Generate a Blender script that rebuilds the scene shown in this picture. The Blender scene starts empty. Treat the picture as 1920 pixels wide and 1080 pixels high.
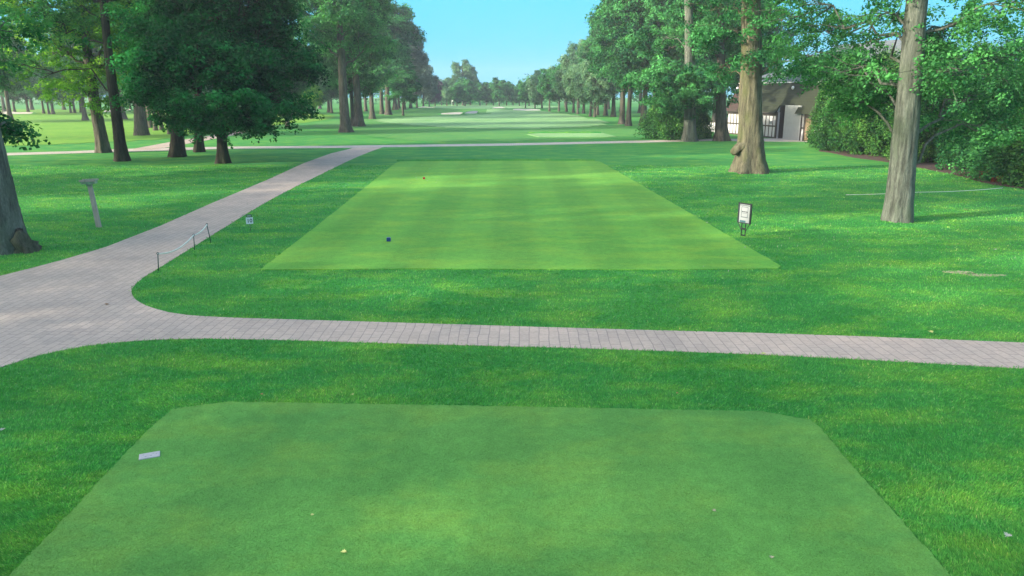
import bpy, math, random
import numpy as np
from mathutils import Vector
from mathutils.geometry import tessellate_polygon
R = math.radians
PI = math.pi
scene = bpy.context.scene
COL = scene.collection
random.seed(7)
rng = np.random.default_rng(11)

# ---------------------------------------------------------------- camera
CAM_H = 5.0
FPX = 1400.0
PITCH = math.atan((540 - 175) / FPX)
cd = bpy.data.cameras.new('camera')
cam = bpy.data.objects.new('camera', cd)
COL.objects.link(cam)
cam.location = (0, 0, CAM_H)
cam.rotation_euler = (PI / 2 - PITCH, 0, 0)
cd.sensor_width = 36
cd.lens = 36 * FPX / 1920
cd.clip_end = 4000
scene.camera = cam
CP, SP = math.cos(PITCH), math.sin(PITCH)

def ray(px, py):
    u = (px - 960) / FPX
    v = (540 - py) / FPX
    return (u, CP + v * SP, -SP + v * CP)

def g(px, py, z=0.0):
    """survey: photograph point -> place on the ground"""
    d = ray(px, py)
    t = (z - CAM_H) / d[2]
    return (d[0] * t, d[1] * t)

def at(px, py, Y):
    d = ray(px, py)
    t = Y / d[1]
    return (d[0] * t, Y, CAM_H + d[2] * t)

# ---------------------------------------------------------------- object helpers
def tag(o, label=None, cat=None, group=None, kind=None):
    if label: o['label'] = label
    if cat: o['category'] = cat
    if group: o['group'] = group
    if kind: o['kind'] = kind
    return o

def empty(name, loc, rz=0.0):
    o = bpy.data.objects.new(name, None)
    COL.objects.link(o)
    o.location = loc
    o.rotation_euler = (0, 0, rz)
    o.empty_display_size = 0.3
    return o

def link_mesh(name, me, parent=None, mat=None):
    if mat is not None and not me.materials:
        me.materials.append(mat)
    o = bpy.data.objects.new(name, me)
    COL.objects.link(o)
    if parent is not None: o.parent = parent
    return o

def np_mesh(name, verts, quads=None, tris=None, attr=None, smooth=False):
    me = bpy.data.meshes.new(name)
    verts = np.asarray(verts, dtype=np.float32)
    me.vertices.add(len(verts))
    me.vertices.foreach_set('co', verts.ravel())
    nq = 0 if quads is None else len(quads)
    nt = 0 if tris is None else len(tris)
    loops = []
    if nq: loops.append(np.asarray(quads, dtype=np.int32).ravel())
    if nt: loops.append(np.asarray(tris, dtype=np.int32).ravel())
    loops = np.concatenate(loops)
    me.loops.add(len(loops))
    me.loops.foreach_set('vertex_index', loops)
    me.polygons.add(nq + nt)
    starts = np.concatenate([np.arange(nq, dtype=np.int32) * 4, nq * 4 + np.arange(nt, dtype=np.int32) * 3])
    me.polygons.foreach_set('loop_start', starts.astype(np.int32))
    try:
        tot = np.concatenate([np.full(nq, 4, np.int32), np.full(nt, 3, np.int32)])
        me.polygons.foreach_set('loop_total', tot)
    except Exception:
        pass
    if smooth:
        me.polygons.foreach_set('use_smooth', np.ones(nq + nt, dtype=bool))
    if attr is not None:
        a = me.attributes.new('tint', 'FLOAT', 'POINT')
        a.data.foreach_set('value', np.asarray(attr, dtype=np.float32))
    me.update(calc_edges=True)
    me.validate()
    return me

class MB:
    """collects boxes, tubes and prisms into one mesh"""
    def __init__(s): s.v = []; s.f = []
    def add(s, vs, fs):
        b = len(s.v)
        s.v += [tuple(p) for p in vs]
        s.f += [tuple(b + i for i in f) for f in fs]
        return s
    def box(s, x0, x1, y0, y1, z0, z1):
        return s.add([(x0,y0,z0),(x1,y0,z0),(x1,y1,z0),(x0,y1,z0),(x0,y0,z1),(x1,y0,z1),(x1,y1,z1),(x0,y1,z1)],
                     [(0,3,2,1),(4,5,6,7),(0,1,5,4),(1,2,6,5),(2,3,7,6),(3,0,4,7)])
    def bevbox(s, x0, x1, y0, y1, z0, z1, b):
        # box with a chamfered top edge
        return s.add([(x0,y0,z0),(x1,y0,z0),(x1,y1,z0),(x0,y1,z0),
                      (x0,y0,z1-b),(x1,y0,z1-b),(x1,y1,z1-b),(x0,y1,z1-b),
                      (x0+b,y0+b,z1),(x1-b,y0+b,z1),(x1-b,y1-b,z1),(x0+b,y1-b,z1)],
                     [(0,3,2,1),(0,1,5,4),(1,2,6,5),(2,3,7,6),(3,0,4,7),
                      (4,5,9,8),(5,6,10,9),(6,7,11,10),(7,4,8,11),(8,9,10,11)])
    def tube(s, pts, rads, n=8, cap=True):
        pts = [Vector(p) for p in pts]
        if not hasattr(rads, '__len__'): rads = [rads] * len(pts)
        base = len(s.v)
        for i, p in enumerate(pts):
            a = pts[max(i - 1, 0)]; b = pts[min(i + 1, len(pts) - 1)]
            d = (b - a).normalized()
            up = Vector((0, 0, 1)) if abs(d.z) < 0.95 else Vector((0, 1, 0))
            e1 = d.cross(up).normalized(); e2 = d.cross(e1)
            for k in range(n):
                t = 2 * PI * k / n
                s.v.append(tuple(p + (e1 * math.cos(t) + e2 * math.sin(t)) * rads[i]))
        for i in range(len(pts) - 1):
            for k in range(n):
                a = base + i * n + k; b = base + i * n + (k + 1) % n
                s.f.append((a, a + n, b + n, b))
        if cap:
            s.f.append(tuple(base + k for k in range(n)))
            s.f.append(tuple(base + (len(pts) - 1) * n + k for k in range(n))[::-1])
        return s
    def build(s, name, mat, parent=None, smooth=False):
        me = bpy.data.meshes.new(name)
        me.from_pydata(s.v, [], s.f)
        if smooth:
            for p in me.polygons: p.use_smooth = True
        me.update()
        return link_mesh(name, me, parent, mat)

# ---------------------------------------------------------------- materials
def nmat(name):
    m = bpy.data.materials.new(name)
    m.use_nodes = True
    nt = m.node_tree
    b = nt.nodes['Principled BSDF']
    return m, nt, b

def N(nt, t, **kw):
    n = nt.nodes.new(t)
    for k, v in kw.items(): setattr(n, k, v)
    return n

def L(nt, a, b): nt.links.new(a, b)

def ramp(nt, src, stops):
    r = N(nt, 'ShaderNodeValToRGB')
    els = r.color_ramp.elements
    while len(els) > 1: els.remove(els[-1])
    els[0].position = stops[0][0]; els[0].color = stops[0][1]
    for p, c in stops[1:]:
        e = els.new(p); e.color = c
    L(nt, src, r.inputs[0])
    return r.outputs[0]

def g1(v): return (v, v, v, 1)
def c4(c): return (c[0], c[1], c[2], 1)

def mixc(nt, fac, a, b, mode='MIX'):
    m = N(nt, 'ShaderNodeMix', data_type='RGBA', blend_type=mode)
    for sock, val in ((m.inputs[0], fac), (m.inputs[6], a), (m.inputs[7], b)):
        if isinstance(val, (int, float)): sock.default_value = val
        elif isinstance(val, tuple): sock.default_value = val if len(val) == 4 else c4(val)
        else: L(nt, val, sock)
    return m.outputs[2]

def noise(nt, vec, scale, detail=3, rough=0.55, stretch=None, rot=0):
    if stretch or rot:
        mp = N(nt, 'ShaderNodeMapping')
        mp.inputs['Scale'].default_value = stretch or (1, 1, 1)
        mp.inputs['Rotation'].default_value = (0, 0, rot)
        L(nt, vec, mp.inputs[0]); vec = mp.outputs[0]
    n = N(nt, 'ShaderNodeTexNoise')
    n.inputs['Scale'].default_value = scale
    n.inputs['Detail'].default_value = detail
    n.inputs['Roughness'].default_value = rough
    L(nt, vec, n.inputs['Vector'])
    return n.outputs[0]

def bump(nt, b, h, strength=0.5, dist=0.02):
    bp = N(nt, 'ShaderNodeBump')
    bp.inputs['Strength'].default_value = strength
    bp.inputs['Distance'].default_value = dist
    L(nt, h, bp.inputs['Height'])
    L(nt, bp.outputs[0], b.inputs['Normal'])

def wpos(nt):
    return N(nt, 'ShaderNodeNewGeometry').outputs['Position']
def opos(nt):
    return N(nt, 'ShaderNodeTexCoord').outputs['Object']

def grass_color(nt, dark, mid, yellow, fine_scale=30, amt=1.0, stripes=None):
    p = wpos(nt)
    n1 = noise(nt, p, 0.11, 4, 0.6, stretch=(1, 1.5, 0))
    n2 = noise(nt, p, 0.6, 4, 0.65, stretch=(0.8, 1.4, 0))
    n3 = noise(nt, p, fine_scale, 4, 0.7, stretch=(1.0, 0.8, 0.3))
    n4 = noise(nt, p, 4.0, 5, 0.7, stretch=(1, 1, 0))
    c = mixc(nt, ramp(nt, n1, [(0.35, g1(0)), (0.65, g1(1))]), dark, mid)
    c = mixc(nt, ramp(nt, n2, [(0.46, g1(0)), (0.70, g1(0.8 * amt))]), c, yellow)  # yellowish grass patches, partly painted in as streaky patches of sun
    if stripes:
        w, rot, k = stripes
        mp = N(nt, 'ShaderNodeMapping'); mp.inputs['Rotation'].default_value = (0, 0, rot)
        L(nt, p, mp.inputs[0])
        wv = N(nt, 'ShaderNodeTexWave', wave_type='BANDS', bands_direction='X', wave_profile='SIN')
        wv.inputs['Scale'].default_value = w
        wv.inputs['Distortion'].default_value = 0.6
        wv.inputs['Detail Scale'].default_value = 0.4
        L(nt, mp.outputs[0], wv.inputs[0])
        f = ramp(nt, wv.outputs['Fac'], [(0.3, g1(1 - k)), (0.7, g1(1 + k))])
        c = mixc(nt, 1.0, c, f, 'MULTIPLY')
    c = mixc(nt, 1.0, c, ramp(nt, n4, [(0.3, g1(0.86)), (0.7, g1(1.12))]), 'MULTIPLY')
    c = mixc(nt, 1.0, c, ramp(nt, n3, [(0.25, g1(0.68)), (0.75, g1(1.3))]), 'MULTIPLY')
    return c, n3, n2

def grass_mat(name, dark, mid, yellow, fine=30, bs=0.5, bd=0.02, amt=1.0, stripes=None):
    m, nt, b = nmat(name)
    c, n3, n2 = grass_color(nt, dark, mid, yellow, fine, amt, stripes)
    L(nt, c, b.inputs['Base Color'])
    b.inputs['Roughness'].default_value = 0.85
    b.inputs['Specular IOR Level'].default_value = 0.15
    bump(nt, b, n3, bs, bd)
    return m

ROUGH = ((0.040, 0.245, 0.048), (0.070, 0.300, 0.054), (0.190, 0.390, 0.050))
M_rough = grass_mat('rough_grass', *ROUGH, fine=26, bs=0.7, bd=0.04)
M_tee = grass_mat('tee_turf', (0.078, 0.250, 0.048), (0.110, 0.290, 0.054), (0.190, 0.345, 0.050), fine=45, bs=0.35, bd=0.008, amt=0.6, stripes=(0.17, 0.0, 0.03))
M_tee2 = grass_mat('far_tee_turf', (0.115, 0.345, 0.044), (0.155, 0.390, 0.052), (0.260, 0.450, 0.045), fine=35, bs=0.3, bd=0.01, amt=0.8, stripes=(0.10, 0.0, 0.065))
M_fair = grass_mat('fairway_turf', (0.17, 0.38, 0.12), (0.25, 0.44, 0.165), (0.33, 0.48, 0.19), fine=8, bs=0.3, bd=0.02, stripes=(0.03, 0.25, 0.05))
M_semi = grass_mat('semi_rough_turf', (0.07, 0.25, 0.055), (0.10, 0.29, 0.06), (0.17, 0.33, 0.06), fine=10, bs=0.4, bd=0.02)
M_apron = grass_mat('apron_turf', (0.12, 0.31, 0.03), (0.17, 0.36, 0.035), (0.25, 0.40, 0.04), fine=10, bs=0.4, bd=0.02)

def blade_mat(name, dk, md, yl, soft=False):
    m, nt, b = nmat(name)
    c, n3, n2 = grass_color(nt, dk, md, yl, fine_scale=12, stripes=(0.17, 0.0, 0.04) if soft else None)
    a = N(nt, 'ShaderNodeAttribute', attribute_name='tint')
    c = mixc(nt, 1.0, c, ramp(nt, a.outputs['Fac'], [(0.0, (0.92, 0.94, 0.92, 1)), (1.0, (1.2, 1.12, 1.1, 1))] if soft else [(0.0, (0.85, 0.9, 0.85, 1)), (0.6, (1.3, 1.25, 1.1, 1)), (0.94, (1.9, 1.5, 1.3, 1)), (1.0, (4.5, 1.7, 3.0, 1))]), 'MULTIPLY')
    L(nt, c, b.inputs['Base Color'])
    b.inputs['Roughness'].default_value = 0.6
    b.inputs['Specular IOR Level'].default_value = 0.25
    tr = N(nt, 'ShaderNodeBsdfTranslucent'); L(nt, c, tr.inputs[0])
    mx = N(nt, 'ShaderNodeMixShader'); mx.inputs[0].default_value = 0.45
    L(nt, b.outputs[0], mx.inputs[1]); L(nt, tr.outputs[0], mx.inputs[2])
    L(nt, mx.outputs[0], nt.nodes['Material Output'].inputs[0])
    return m
M_blade = blade_mat('grass_blades', (0.052, 0.305, 0.062), (0.088, 0.365, 0.070), (0.210, 0.480, 0.068))
TEE = ((0.080, 0.250, 0.045), (0.112, 0.290, 0.052), (0.195, 0.345, 0.048))
M_teeblade = blade_mat('tee_blades', *TEE, soft=True)

def leaf_mat(name, dark, light, tip=None, transl=0.3):
    m, nt, b = nmat(name)
    a = N(nt, 'ShaderNodeAttribute', attribute_name='tint')
    oi = N(nt, 'ShaderNodeObjectInfo')
    n = noise(nt, opos(nt), 0.35, 2)
    add = N(nt, 'ShaderNodeMath', operation='ADD'); L(nt, a.outputs['Fac'], add.inputs[0])
    mu = N(nt, 'ShaderNodeMath', operation='MULTIPLY_ADD'); L(nt, n, mu.inputs[0]); mu.inputs[1].default_value = 1.6; mu.inputs[2].default_value = -0.8
    L(nt, mu.outputs[0], add.inputs[1])
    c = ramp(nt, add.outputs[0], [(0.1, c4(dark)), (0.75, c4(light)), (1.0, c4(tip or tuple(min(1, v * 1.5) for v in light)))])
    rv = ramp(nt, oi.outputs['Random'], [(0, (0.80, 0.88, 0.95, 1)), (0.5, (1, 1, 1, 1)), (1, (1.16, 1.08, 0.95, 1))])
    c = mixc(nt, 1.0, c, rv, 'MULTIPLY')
    L(nt, c, b.inputs['Base Color'])
    b.inputs['Roughness'].default_value = 0.65
    b.inputs['Specular IOR Level'].default_value = 0.05
    tr = N(nt, 'ShaderNodeBsdfTranslucent')
    L(nt, mixc(nt, 1.0, c, (1.3, 1.25, 0.6, 1), 'MULTIPLY'), tr.inputs[0])
    mx = N(nt, 'ShaderNodeMixShader'); mx.inputs[0].default_value = transl
    L(nt, b.outputs[0], mx.inputs[1]); L(nt, tr.outputs[0], mx.inputs[2])
    L(nt, mx.outputs[0], nt.nodes['Material Output'].inputs[0])
    return m
M_leaf = leaf_mat('maple_leaves', (0.012, 0.090, 0.034), (0.085, 0.300, 0.088))
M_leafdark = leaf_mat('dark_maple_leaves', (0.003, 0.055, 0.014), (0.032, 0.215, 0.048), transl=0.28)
M_leafsunlit = leaf_mat('sunlit_leaves', (0.06, 0.22, 0.03), (0.22, 0.46, 0.06), (0.36, 0.60, 0.09), transl=0.45)  # sunlight on the foliage put into a brighter, yellower leaf colour
M_leafpurple = leaf_mat('purple_leaves', (0.045, 0.03, 0.05), (0.09, 0.06, 0.09), (0.13, 0.09, 0.12), transl=0.15)
M_leafbrown = leaf_mat('bronze_leaves', (0.055, 0.105, 0.065), (0.120, 0.195, 0.135), (0.22, 0.27, 0.21), transl=0.15)
M_leafhaze = leaf_mat('haze_pale_leaves', (0.06, 0.17, 0.085), (0.15, 0.31, 0.165), (0.26, 0.42, 0.25), transl=0.3)  # haze over the distant trees put into a paler leaf colour
M_cedar = leaf_mat('cedar_foliage', (0.015, 0.075, 0.022), (0.085, 0.24, 0.045), (0.20, 0.38, 0.08), transl=0.15)

def bark_mat(name, base, moss, ridge=1.0):
    m, nt, b = nmat(name)
    p = opos(nt)
    n1 = noise(nt, p, 6.0, 6, 0.72, stretch=(1, 1, 0.13))
    n2 = noise(nt, p, 1.1, 4, 0.6, stretch=(1, 1, 0.5))
    n3 = noise(nt, p, 28, 4, 0.7, stretch=(1, 1, 0.3))
    c = mixc(nt, ramp(nt, n1, [(0.36, g1(0)), (0.62, g1(1))]), tuple(v * 0.42 for v in base), tuple(min(1, v * 1.35) for v in base))
    c = mixc(nt, ramp(nt, n2, [(0.48, g1(0)), (0.68, g1(0.7))]), c, moss)
    c = mixc(nt, 1.0, c, ramp(nt, n3, [(0.3, g1(0.75)), (0.7, g1(1.2))]), 'MULTIPLY')
    L(nt, c, b.inputs['Base Color'])
    b.inputs['Roughness'].default_value = 0.9
    b.inputs['Specular IOR Level'].default_value = 0.1
    bump(nt, b, n1, 1.0 * ridge, 0.12)
    return m
M_bark = bark_mat('grey_bark', (0.12, 0.108, 0.082), (0.08, 0.10, 0.045))
M_barkolive = bark_mat('olive_bark', (0.140, 0.130, 0.085), (0.105, 0.120, 0.045))
M_barkpale = bark_mat('pale_grey_bark', (0.138, 0.150, 0.118), (0.095, 0.125, 0.075))
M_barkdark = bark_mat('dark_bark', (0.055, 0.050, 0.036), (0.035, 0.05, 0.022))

def simple(name, col, rough=0.6, var=0.15, scale=6, metal=0.0, bs=0.0, stretch=None):
    m, nt, b = nmat(name)
    n = noise(nt, opos(nt), scale, 5, 0.6, stretch=stretch)
    c = mixc(nt, 1.0, c4(col), ramp(nt, n, [(0.3, g1(1 - var)), (0.7, g1(1 + var))]), 'MULTIPLY')
    L(nt, c, b.inputs['Base Color'])
    b.inputs['Roughness'].default_value = rough
    b.inputs['Metallic'].default_value = metal
    if bs: bump(nt, b, n, bs, 0.01)
    return m

def paver_mat(name, c1, c2, joint, bw, bh, jw=0.02, rot=PI / 2, big=0.5):
    m, nt, b = nmat(name)
    p = wpos(nt)
    mp = N(nt, 'ShaderNodeMapping'); mp.inputs['Rotation'].default_value = (0, 0, rot)
    L(nt, p, mp.inputs[0])
    # slight wobble so that the courses are not ruler straight
    wn = N(nt, 'ShaderNodeTexNoise'); wn.inputs['Scale'].default_value = 0.8; L(nt, mp.outputs[0], wn.inputs[0])
    vm = N(nt, 'ShaderNodeVectorMath', operation='MULTIPLY_ADD')
    L(nt, wn.outputs['Color'], vm.inputs[0]); vm.inputs[1].default_value = (0.12, 0.12, 0); L(nt, mp.outputs[0], vm.inputs[2])
    br = N(nt, 'ShaderNodeTexBrick')
    br.inputs['Scale'].default_value = 1.0
    br.inputs['Brick Width'].default_value = bw
    br.inputs['Row Height'].default_value = bh
    br.inputs['Mortar Size'].default_value = jw
    br.inputs['Mortar Smooth'].default_value = 0.3
    br.inputs['Bias'].default_value = 0.0
    br.inputs['Color1'].default_value = c4(c1); br.inputs['Color2'].default_value = c4(c2)
    br.inputs['Mortar'].default_value = c4(joint)
    L(nt, vm.outputs[0], br.inputs['Vector'])
    n = noise(nt, p, big, 5, 0.65)
    n2 = noise(nt, p, 14, 4, 0.7)
    c = mixc(nt, 1.0, br.outputs['Color'], ramp(nt, n, [(0.3, (0.84, 0.86, 0.86, 1)), (0.7, (1.12, 1.09, 1.05, 1))]), 'MULTIPLY')
    c = mixc(nt, 1.0, c, ramp(nt, n2, [(0.3, g1(0.88)), (0.7, g1(1.1))]), 'MULTIPLY')
    L(nt, c, b.inputs['Base Color'])
    b.inputs['Roughness'].default_value = 0.85
    b.inputs['Specular IOR Level'].default_value = 0.2
    inv = N(nt, 'ShaderNodeMath', operation='SUBTRACT'); inv.inputs[0].default_value = 1; L(nt, br.outputs['Fac'], inv.inputs[1])
    bump(nt, b, inv.outputs[0], 0.5, 0.008)
    return m
M_paver = paver_mat('path_pavers', (0.55, 0.44, 0.345), (0.48, 0.385, 0.305), (0.34, 0.275, 0.235), 0.42, 0.21, 0.011)
M_crosspath = paver_mat('cross_path_surface', (0.60, 0.52, 0.44), (0.54, 0.47, 0.40), (0.40, 0.34, 0.29), 0.42, 0.21, 0.016)
M_sand = simple('bunker_sand', (0.52, 0.47, 0.38), 0.9, 0.08, 3)
M_mulch = simple('mulch', (0.075, 0.042, 0.028), 0.95, 0.6, 18, bs=0.6)
M_bare = simple('bare_patch', (0.42, 0.38, 0.20), 0.95, 0.25, 12)

# ---------------------------------------------------------------- the ground
MOUNDS = [(*g(800, 208), 14, 5, 0.9), (*g(880, 210), 16, 4, 0.9), (*g(1000, 206), 20, 5, 0.5), (*g(940, 201), 40, 14, 0.35), (*g(730, 206), 20, 8, 0.5)]
def ground_z(x, y):
    x = np.asarray(x, float); y = np.asarray(y, float)
    z = np.zeros(np.broadcast(x, y).shape)
    for (mx, my, sx, sy, h) in MOUNDS:
        z = z + h * np.exp(-((x - mx) / sx) ** 2 - ((y - my) / sy) ** 2)
    return z

def axis(lo, hi, near, step0, grow):
    pos = [0.0]; s = step0
    while pos[-1] < hi:
        if pos[-1] > near: s *= grow
        pos.append(pos[-1] + s)
    neg = [0.0]; s = step0
    while -neg[-1] > lo:
        if neg[-1] > near: s *= grow
        neg.append(neg[-1] + s)
    return np.array(sorted([-v for v in neg[1:]] + pos))

xs = axis(-800, 800, 60, 2.0, 1.08)
ys = np.concatenate([np.arange(-60, 130, 3.0), np.arange(130, 300, 1.5), np.geomspace(302, 900, 25)])
X, Y = np.meshgrid(xs, ys)
Z = ground_z(X, Y)
V = np.stack([X, Y, Z], -1).reshape(-1, 3)
nx = len(xs); ny = len(ys)
I = (np.arange(ny - 1)[:, None] * nx + np.arange(nx - 1)[None, :]).ravel()
Q = np.stack([I, I + 1, I + 1 + nx, I + nx], 1)
o = link_mesh('ground', np_mesh('ground', V, quads=Q, smooth=True), mat=M_rough)
tag(o, kind='structure')

def sheet(name, pts, z, mat, label=None, cat=None, kind='structure', sub=None, skirt=True, jitter=0.0):
    """flat sheet from an outline, with a small skirt so that it has an edge"""
    if sub:
        out = []
        for i in range(len(pts)):
            a = pts[i]; b = pts[(i + 1) % len(pts)]
            d = math.hypot(a[0] - b[0], a[1] - b[1])
            n = max(1, int(d / sub))
            for k in range(n):
                t = k / n
                out.append((a[0] + (b[0] - a[0]) * t + random.uniform(-jitter, jitter), a[1] + (b[1] - a[1]) * t + random.uniform(-jitter, jitter)))
        pts = out
    tri = tessellate_polygon([[Vector((p[0], p[1], 0)) for p in pts]])
    n = len(pts)
    v = [(p[0], p[1], float(ground_z(p[0], p[1])) + z) for p in pts]
    f = [tuple(t) for t in tri]
    if skirt:
        v += [(p[0], p[1], float(ground_z(p[0], p[1])) - 0.01) for p in pts]
        f += [(i, (i + 1) % n, n + (i + 1) % n, n + i) for i in range(n)]
    me = bpy.data.meshes.new(name); me.from_pydata(v, [], f); me.update()
    # turn faces up
    for p in me.polygons[:len(tri)]:
        if p.normal.z < 0: p.flip()
    o = link_mesh(name, me, mat=mat)
    tag(o, label, cat, kind=kind)
    return o

def smooth_loop(pts, it=2, closed=True):
    for _ in range(it):
        out = []
        n = len(pts)
        for i in range(n if closed else n - 1):
            a = pts[i]; b = pts[(i + 1) % n]
            out.append((a[0] * .75 + b[0] * .25, a[1] * .75 + b[1] * .25))
            out.append((a[0] * .25 + b[0] * .75, a[1] * .25 + b[1] * .75))
        if not closed: out = [pts[0]] + out + [pts[-1]]
        pts = out
    return pts

def G(lst): return [g(*p) for p in lst]

# brick path with its fork
left_edge = [(-420, 640), (-200, 565), (0, 518), (60, 503), (120, 487), (200, 463), (300, 424), (400, 380), (500, 338), (570, 306), (620, 288), (655, 279.5), (672, 274)]
right_edge = [(725, 274), (706, 280), (660, 298), (600, 328), (540, 357), (480, 390), (400, 440), (330, 483), (290, 508), (262, 525), (245, 543), (250, 560), (275, 575), (330, 590), (420, 596), (560, 600), (760, 606), (1150, 618), (1500, 627), (1920, 643), (2500, 668)]
bottom_edge = [(2500, 722), (1920, 692), (1500, 668), (1150, 655), (760, 645), (500, 637), (350, 635), (240, 640), (140, 652), (60, 670), (0, 690), (-200, 750), (-420, 850)]
PATH = G(left_edge) + smooth_loop(G(right_edge), 1, False) + smooth_loop(G(bottom_edge), 1, False)
sheet('brick_path', PATH, 0.012, M_paver)
# pale path crossing beyond the tees, its branch and its end by the building
cross_top = [(-300, 293), (0, 287.5), (130, 284), (240, 279.2), (420, 275.2), (640, 273.5), (960, 269.0), (1235, 263), (1330, 261), (1460, 259.5), (1600, 262)]
cross_bot = [(1600, 267), (1460, 265.5), (1330, 264.3), (1235, 266.8), (960, 273.0), (640, 277.4), (420, 279.4), (240, 284.6), (130, 288.0), (0, 292), (-300, 298)]
CROSS = G(cross_top) + G(cross_bot)
sheet('cross_path', CROSS, 0.018, M_crosspath)
branch = [(236, 282), (300, 270), (345, 262), (400, 254), (440, 247), (470, 243), (478, 246), (440, 253), (395, 262), (350, 270), (300, 279), (285, 281)]
sheet('branch_path', smooth_loop(G(branch), 1), 0.024, M_paver)

# mown surfaces
near_tee = [(-80, 1200), (20, 1082), (160, 935), (265, 822), (322, 771), (340, 767), (430, 756), (800, 762), (1240, 770), (1430, 774), (1516, 789), (1536, 803), (1600, 880), (1780, 1080), (1890, 1200)]
NEAR_TEE = G(near_tee)
sheet('near_tee', NEAR_TEE, 0.028, M_tee, sub=0.07, jitter=0.013)
far_tee = [(488, 507), (600, 420), (742, 306), (752, 303), (930, 302), (1116, 302), (1126, 304), (1300, 404), (1464, 500), (1458, 505), (1200, 507), (800, 505)]
FAR_TEE = G(far_tee)
sheet('middle_tee', FAR_TEE, 0.028, M_tee2, sub=0.25, jitter=0.02)
fw_tee = [(988, 252.5), (1010, 250.5), (1130, 250.3), (1156, 256.5), (1140, 257.5), (1010, 257.5)]
FW_TEE = G(fw_tee)
sheet('forward_tee', FW_TEE, 0.06, M_fair)

semi = [(560, 233), (640, 246), (760, 266), (960, 266), (960, 266), (1170, 259), (1215, 248), (1170, 238), (1100, 227), (1060, 215), (990, 206), (780, 206), (690, 220)]
fair = [(690, 225), (740, 233), (860, 241), (1000, 242), (1110, 238), (1145, 232), (1110, 222), (1060, 213), (1010, 209), (930, 207.5), (905, 209), (925, 214), (870, 217.5), (780, 219)]
def fan(name, pts, z, mat):
    """sheet that follows the mounds: a grid of small cells clipped to the outline"""
    P = np.array(pts)
    x0, y0 = P.min(0); x1, y1 = P.max(0)
    gx = np.arange(x0, x1 + 2, 1.6); gy = np.arange(y0, y1 + 2, 1.6)
    XX, YY = np.meshgrid(gx, gy)
    cx = (XX[:-1, :-1] + 0.8); cy = (YY[:-1, :-1] + 0.8)
    ins = inside(cx.ravel(), cy.ravel(), pts)
    v = np.stack([XX, YY, ground_z(XX, YY) + z], -1).reshape(-1, 3)
    n = len(gx)
    I = (np.arange(len(gy) - 1)[:, None] * n + np.arange(n - 1)[None, :]).ravel()[ins]
    o = link_mesh(name, np_mesh(name, v, quads=np.stack([I, I + 1, I + 1 + n, I + n], 1), smooth=True), mat=mat)
    return tag(o, kind='structure')

def inside(x, y, poly):
    x = np.asarray(x); y = np.asarray(y)
    r = np.zeros(len(x), bool)
    n = len(poly)
    for i in range(n):
        x1, y1 = poly[i]; x2, y2 = poly[(i + 1) % n]
        if y1 == y2: continue
        c = ((y1 > y) != (y2 > y)) & (x < (x2 - x1) * (y - y1) / (y2 - y1) + x1)
        r ^= c
    return r

fan('semi_rough', smooth_loop(G(semi), 2), 0.02, M_semi)
fan('fairway', smooth_loop(G(fair), 2), 0.05, M_fair)
green_far = [(800, 203), (900, 206), (1010, 205), (1060, 201), (1000, 197), (820, 197)]
fan('putting_green', smooth_loop(G(green_far), 1), 0.07, M_fair)
side = [(-400, 240), (-200, 262), (0, 275), (120, 271), (300, 262), (420, 246), (560, 231), (640, 220), (600, 213), (480, 206), (200, 204), (-200, 206)]
fan('side_fairway', smooth_loop(G(side), 2), 0.03, M_apron)

# uncut lips of grass along the far edges of the tees
def lip(pts, h, name='grass_lip_bank'):
    mb = MB()
    pts = [g(*p) for p in pts]
    v = []; r_ = random.Random(4)
    dense = []
    for i in range(len(pts) - 1):
        for k in range(30):
            t = k / 30; dense.append((pts[i][0] + (pts[i+1][0] - pts[i][0]) * t, pts[i][1] + (pts[i+1][1] - pts[i][1]) * t))
    for (x, y) in dense:
        hh = h * r_.uniform(0.8, 1.15)
        v += [(x, y, 0.0), (x, y + 0.05, hh), (x, y + 0.5, hh * 0.8), (x, y + 1.6, 0.0)]
    f = []
    for i in range(len(dense) - 1):
        for k in range(3): f.append((4*i + k, 4*i + 4 + k, 4*i + 5 + k, 4*i + 1 + k))
    o = mb.add(v, f).build('grass_bank', M_rough, None, True); tag(o, kind='structure')
lip([(744, 302.5), (930, 301.2), (1122, 302)], 0.13)
lip([(990, 250.2), (1132, 249.7)], 0.2)
# bunkers
def blob(px, py, wpx, D2, n=26, seed=0):
    r = random.Random(seed)
    cx, cy = g(px, py)
    k = math.hypot(cx, cy) / FPX
    ph = [r.uniform(0, 6.28) for _ in range(3)]
    out = []
    for i in range(n):
        t = 2 * PI * i / n
        q = 1 + 0.18 * math.sin(2 * t + ph[0]) + 0.12 * math.sin(3 * t + ph[1]) + 0.08 * math.sin(5 * t + ph[2])
        out.append((cx + wpx / 2 * k * q * math.cos(t), cy + D2 / 2 * q * math.sin(t)))
    return out
bunks = [(884, 213.2, 26, 4.2), (848, 215, 34, 2.6), (800, 206.8, 30, 5), (935, 205.6, 22, 6), (985, 207.6, 44, 6), (795, 203.5, 24, 6), (215, 209.5, 44, 8), (18, 214, 60, 6), (452, 205, 40, 6)]
bk_names = ['sunlit sand bunker cut in the mound in mid fairway', 'thin sand bunker left of the mid fairway mound', 'sand bunker at the left edge of the fairway', 'small sand bunker short of the far green', 'wide sand bunker right of the far green', 'small sand bunker by the dark left trees', 'sand bunker beyond the left trunks', 'sand bunker at the far left edge', 'sand bunker beyond the dark maple']
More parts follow.
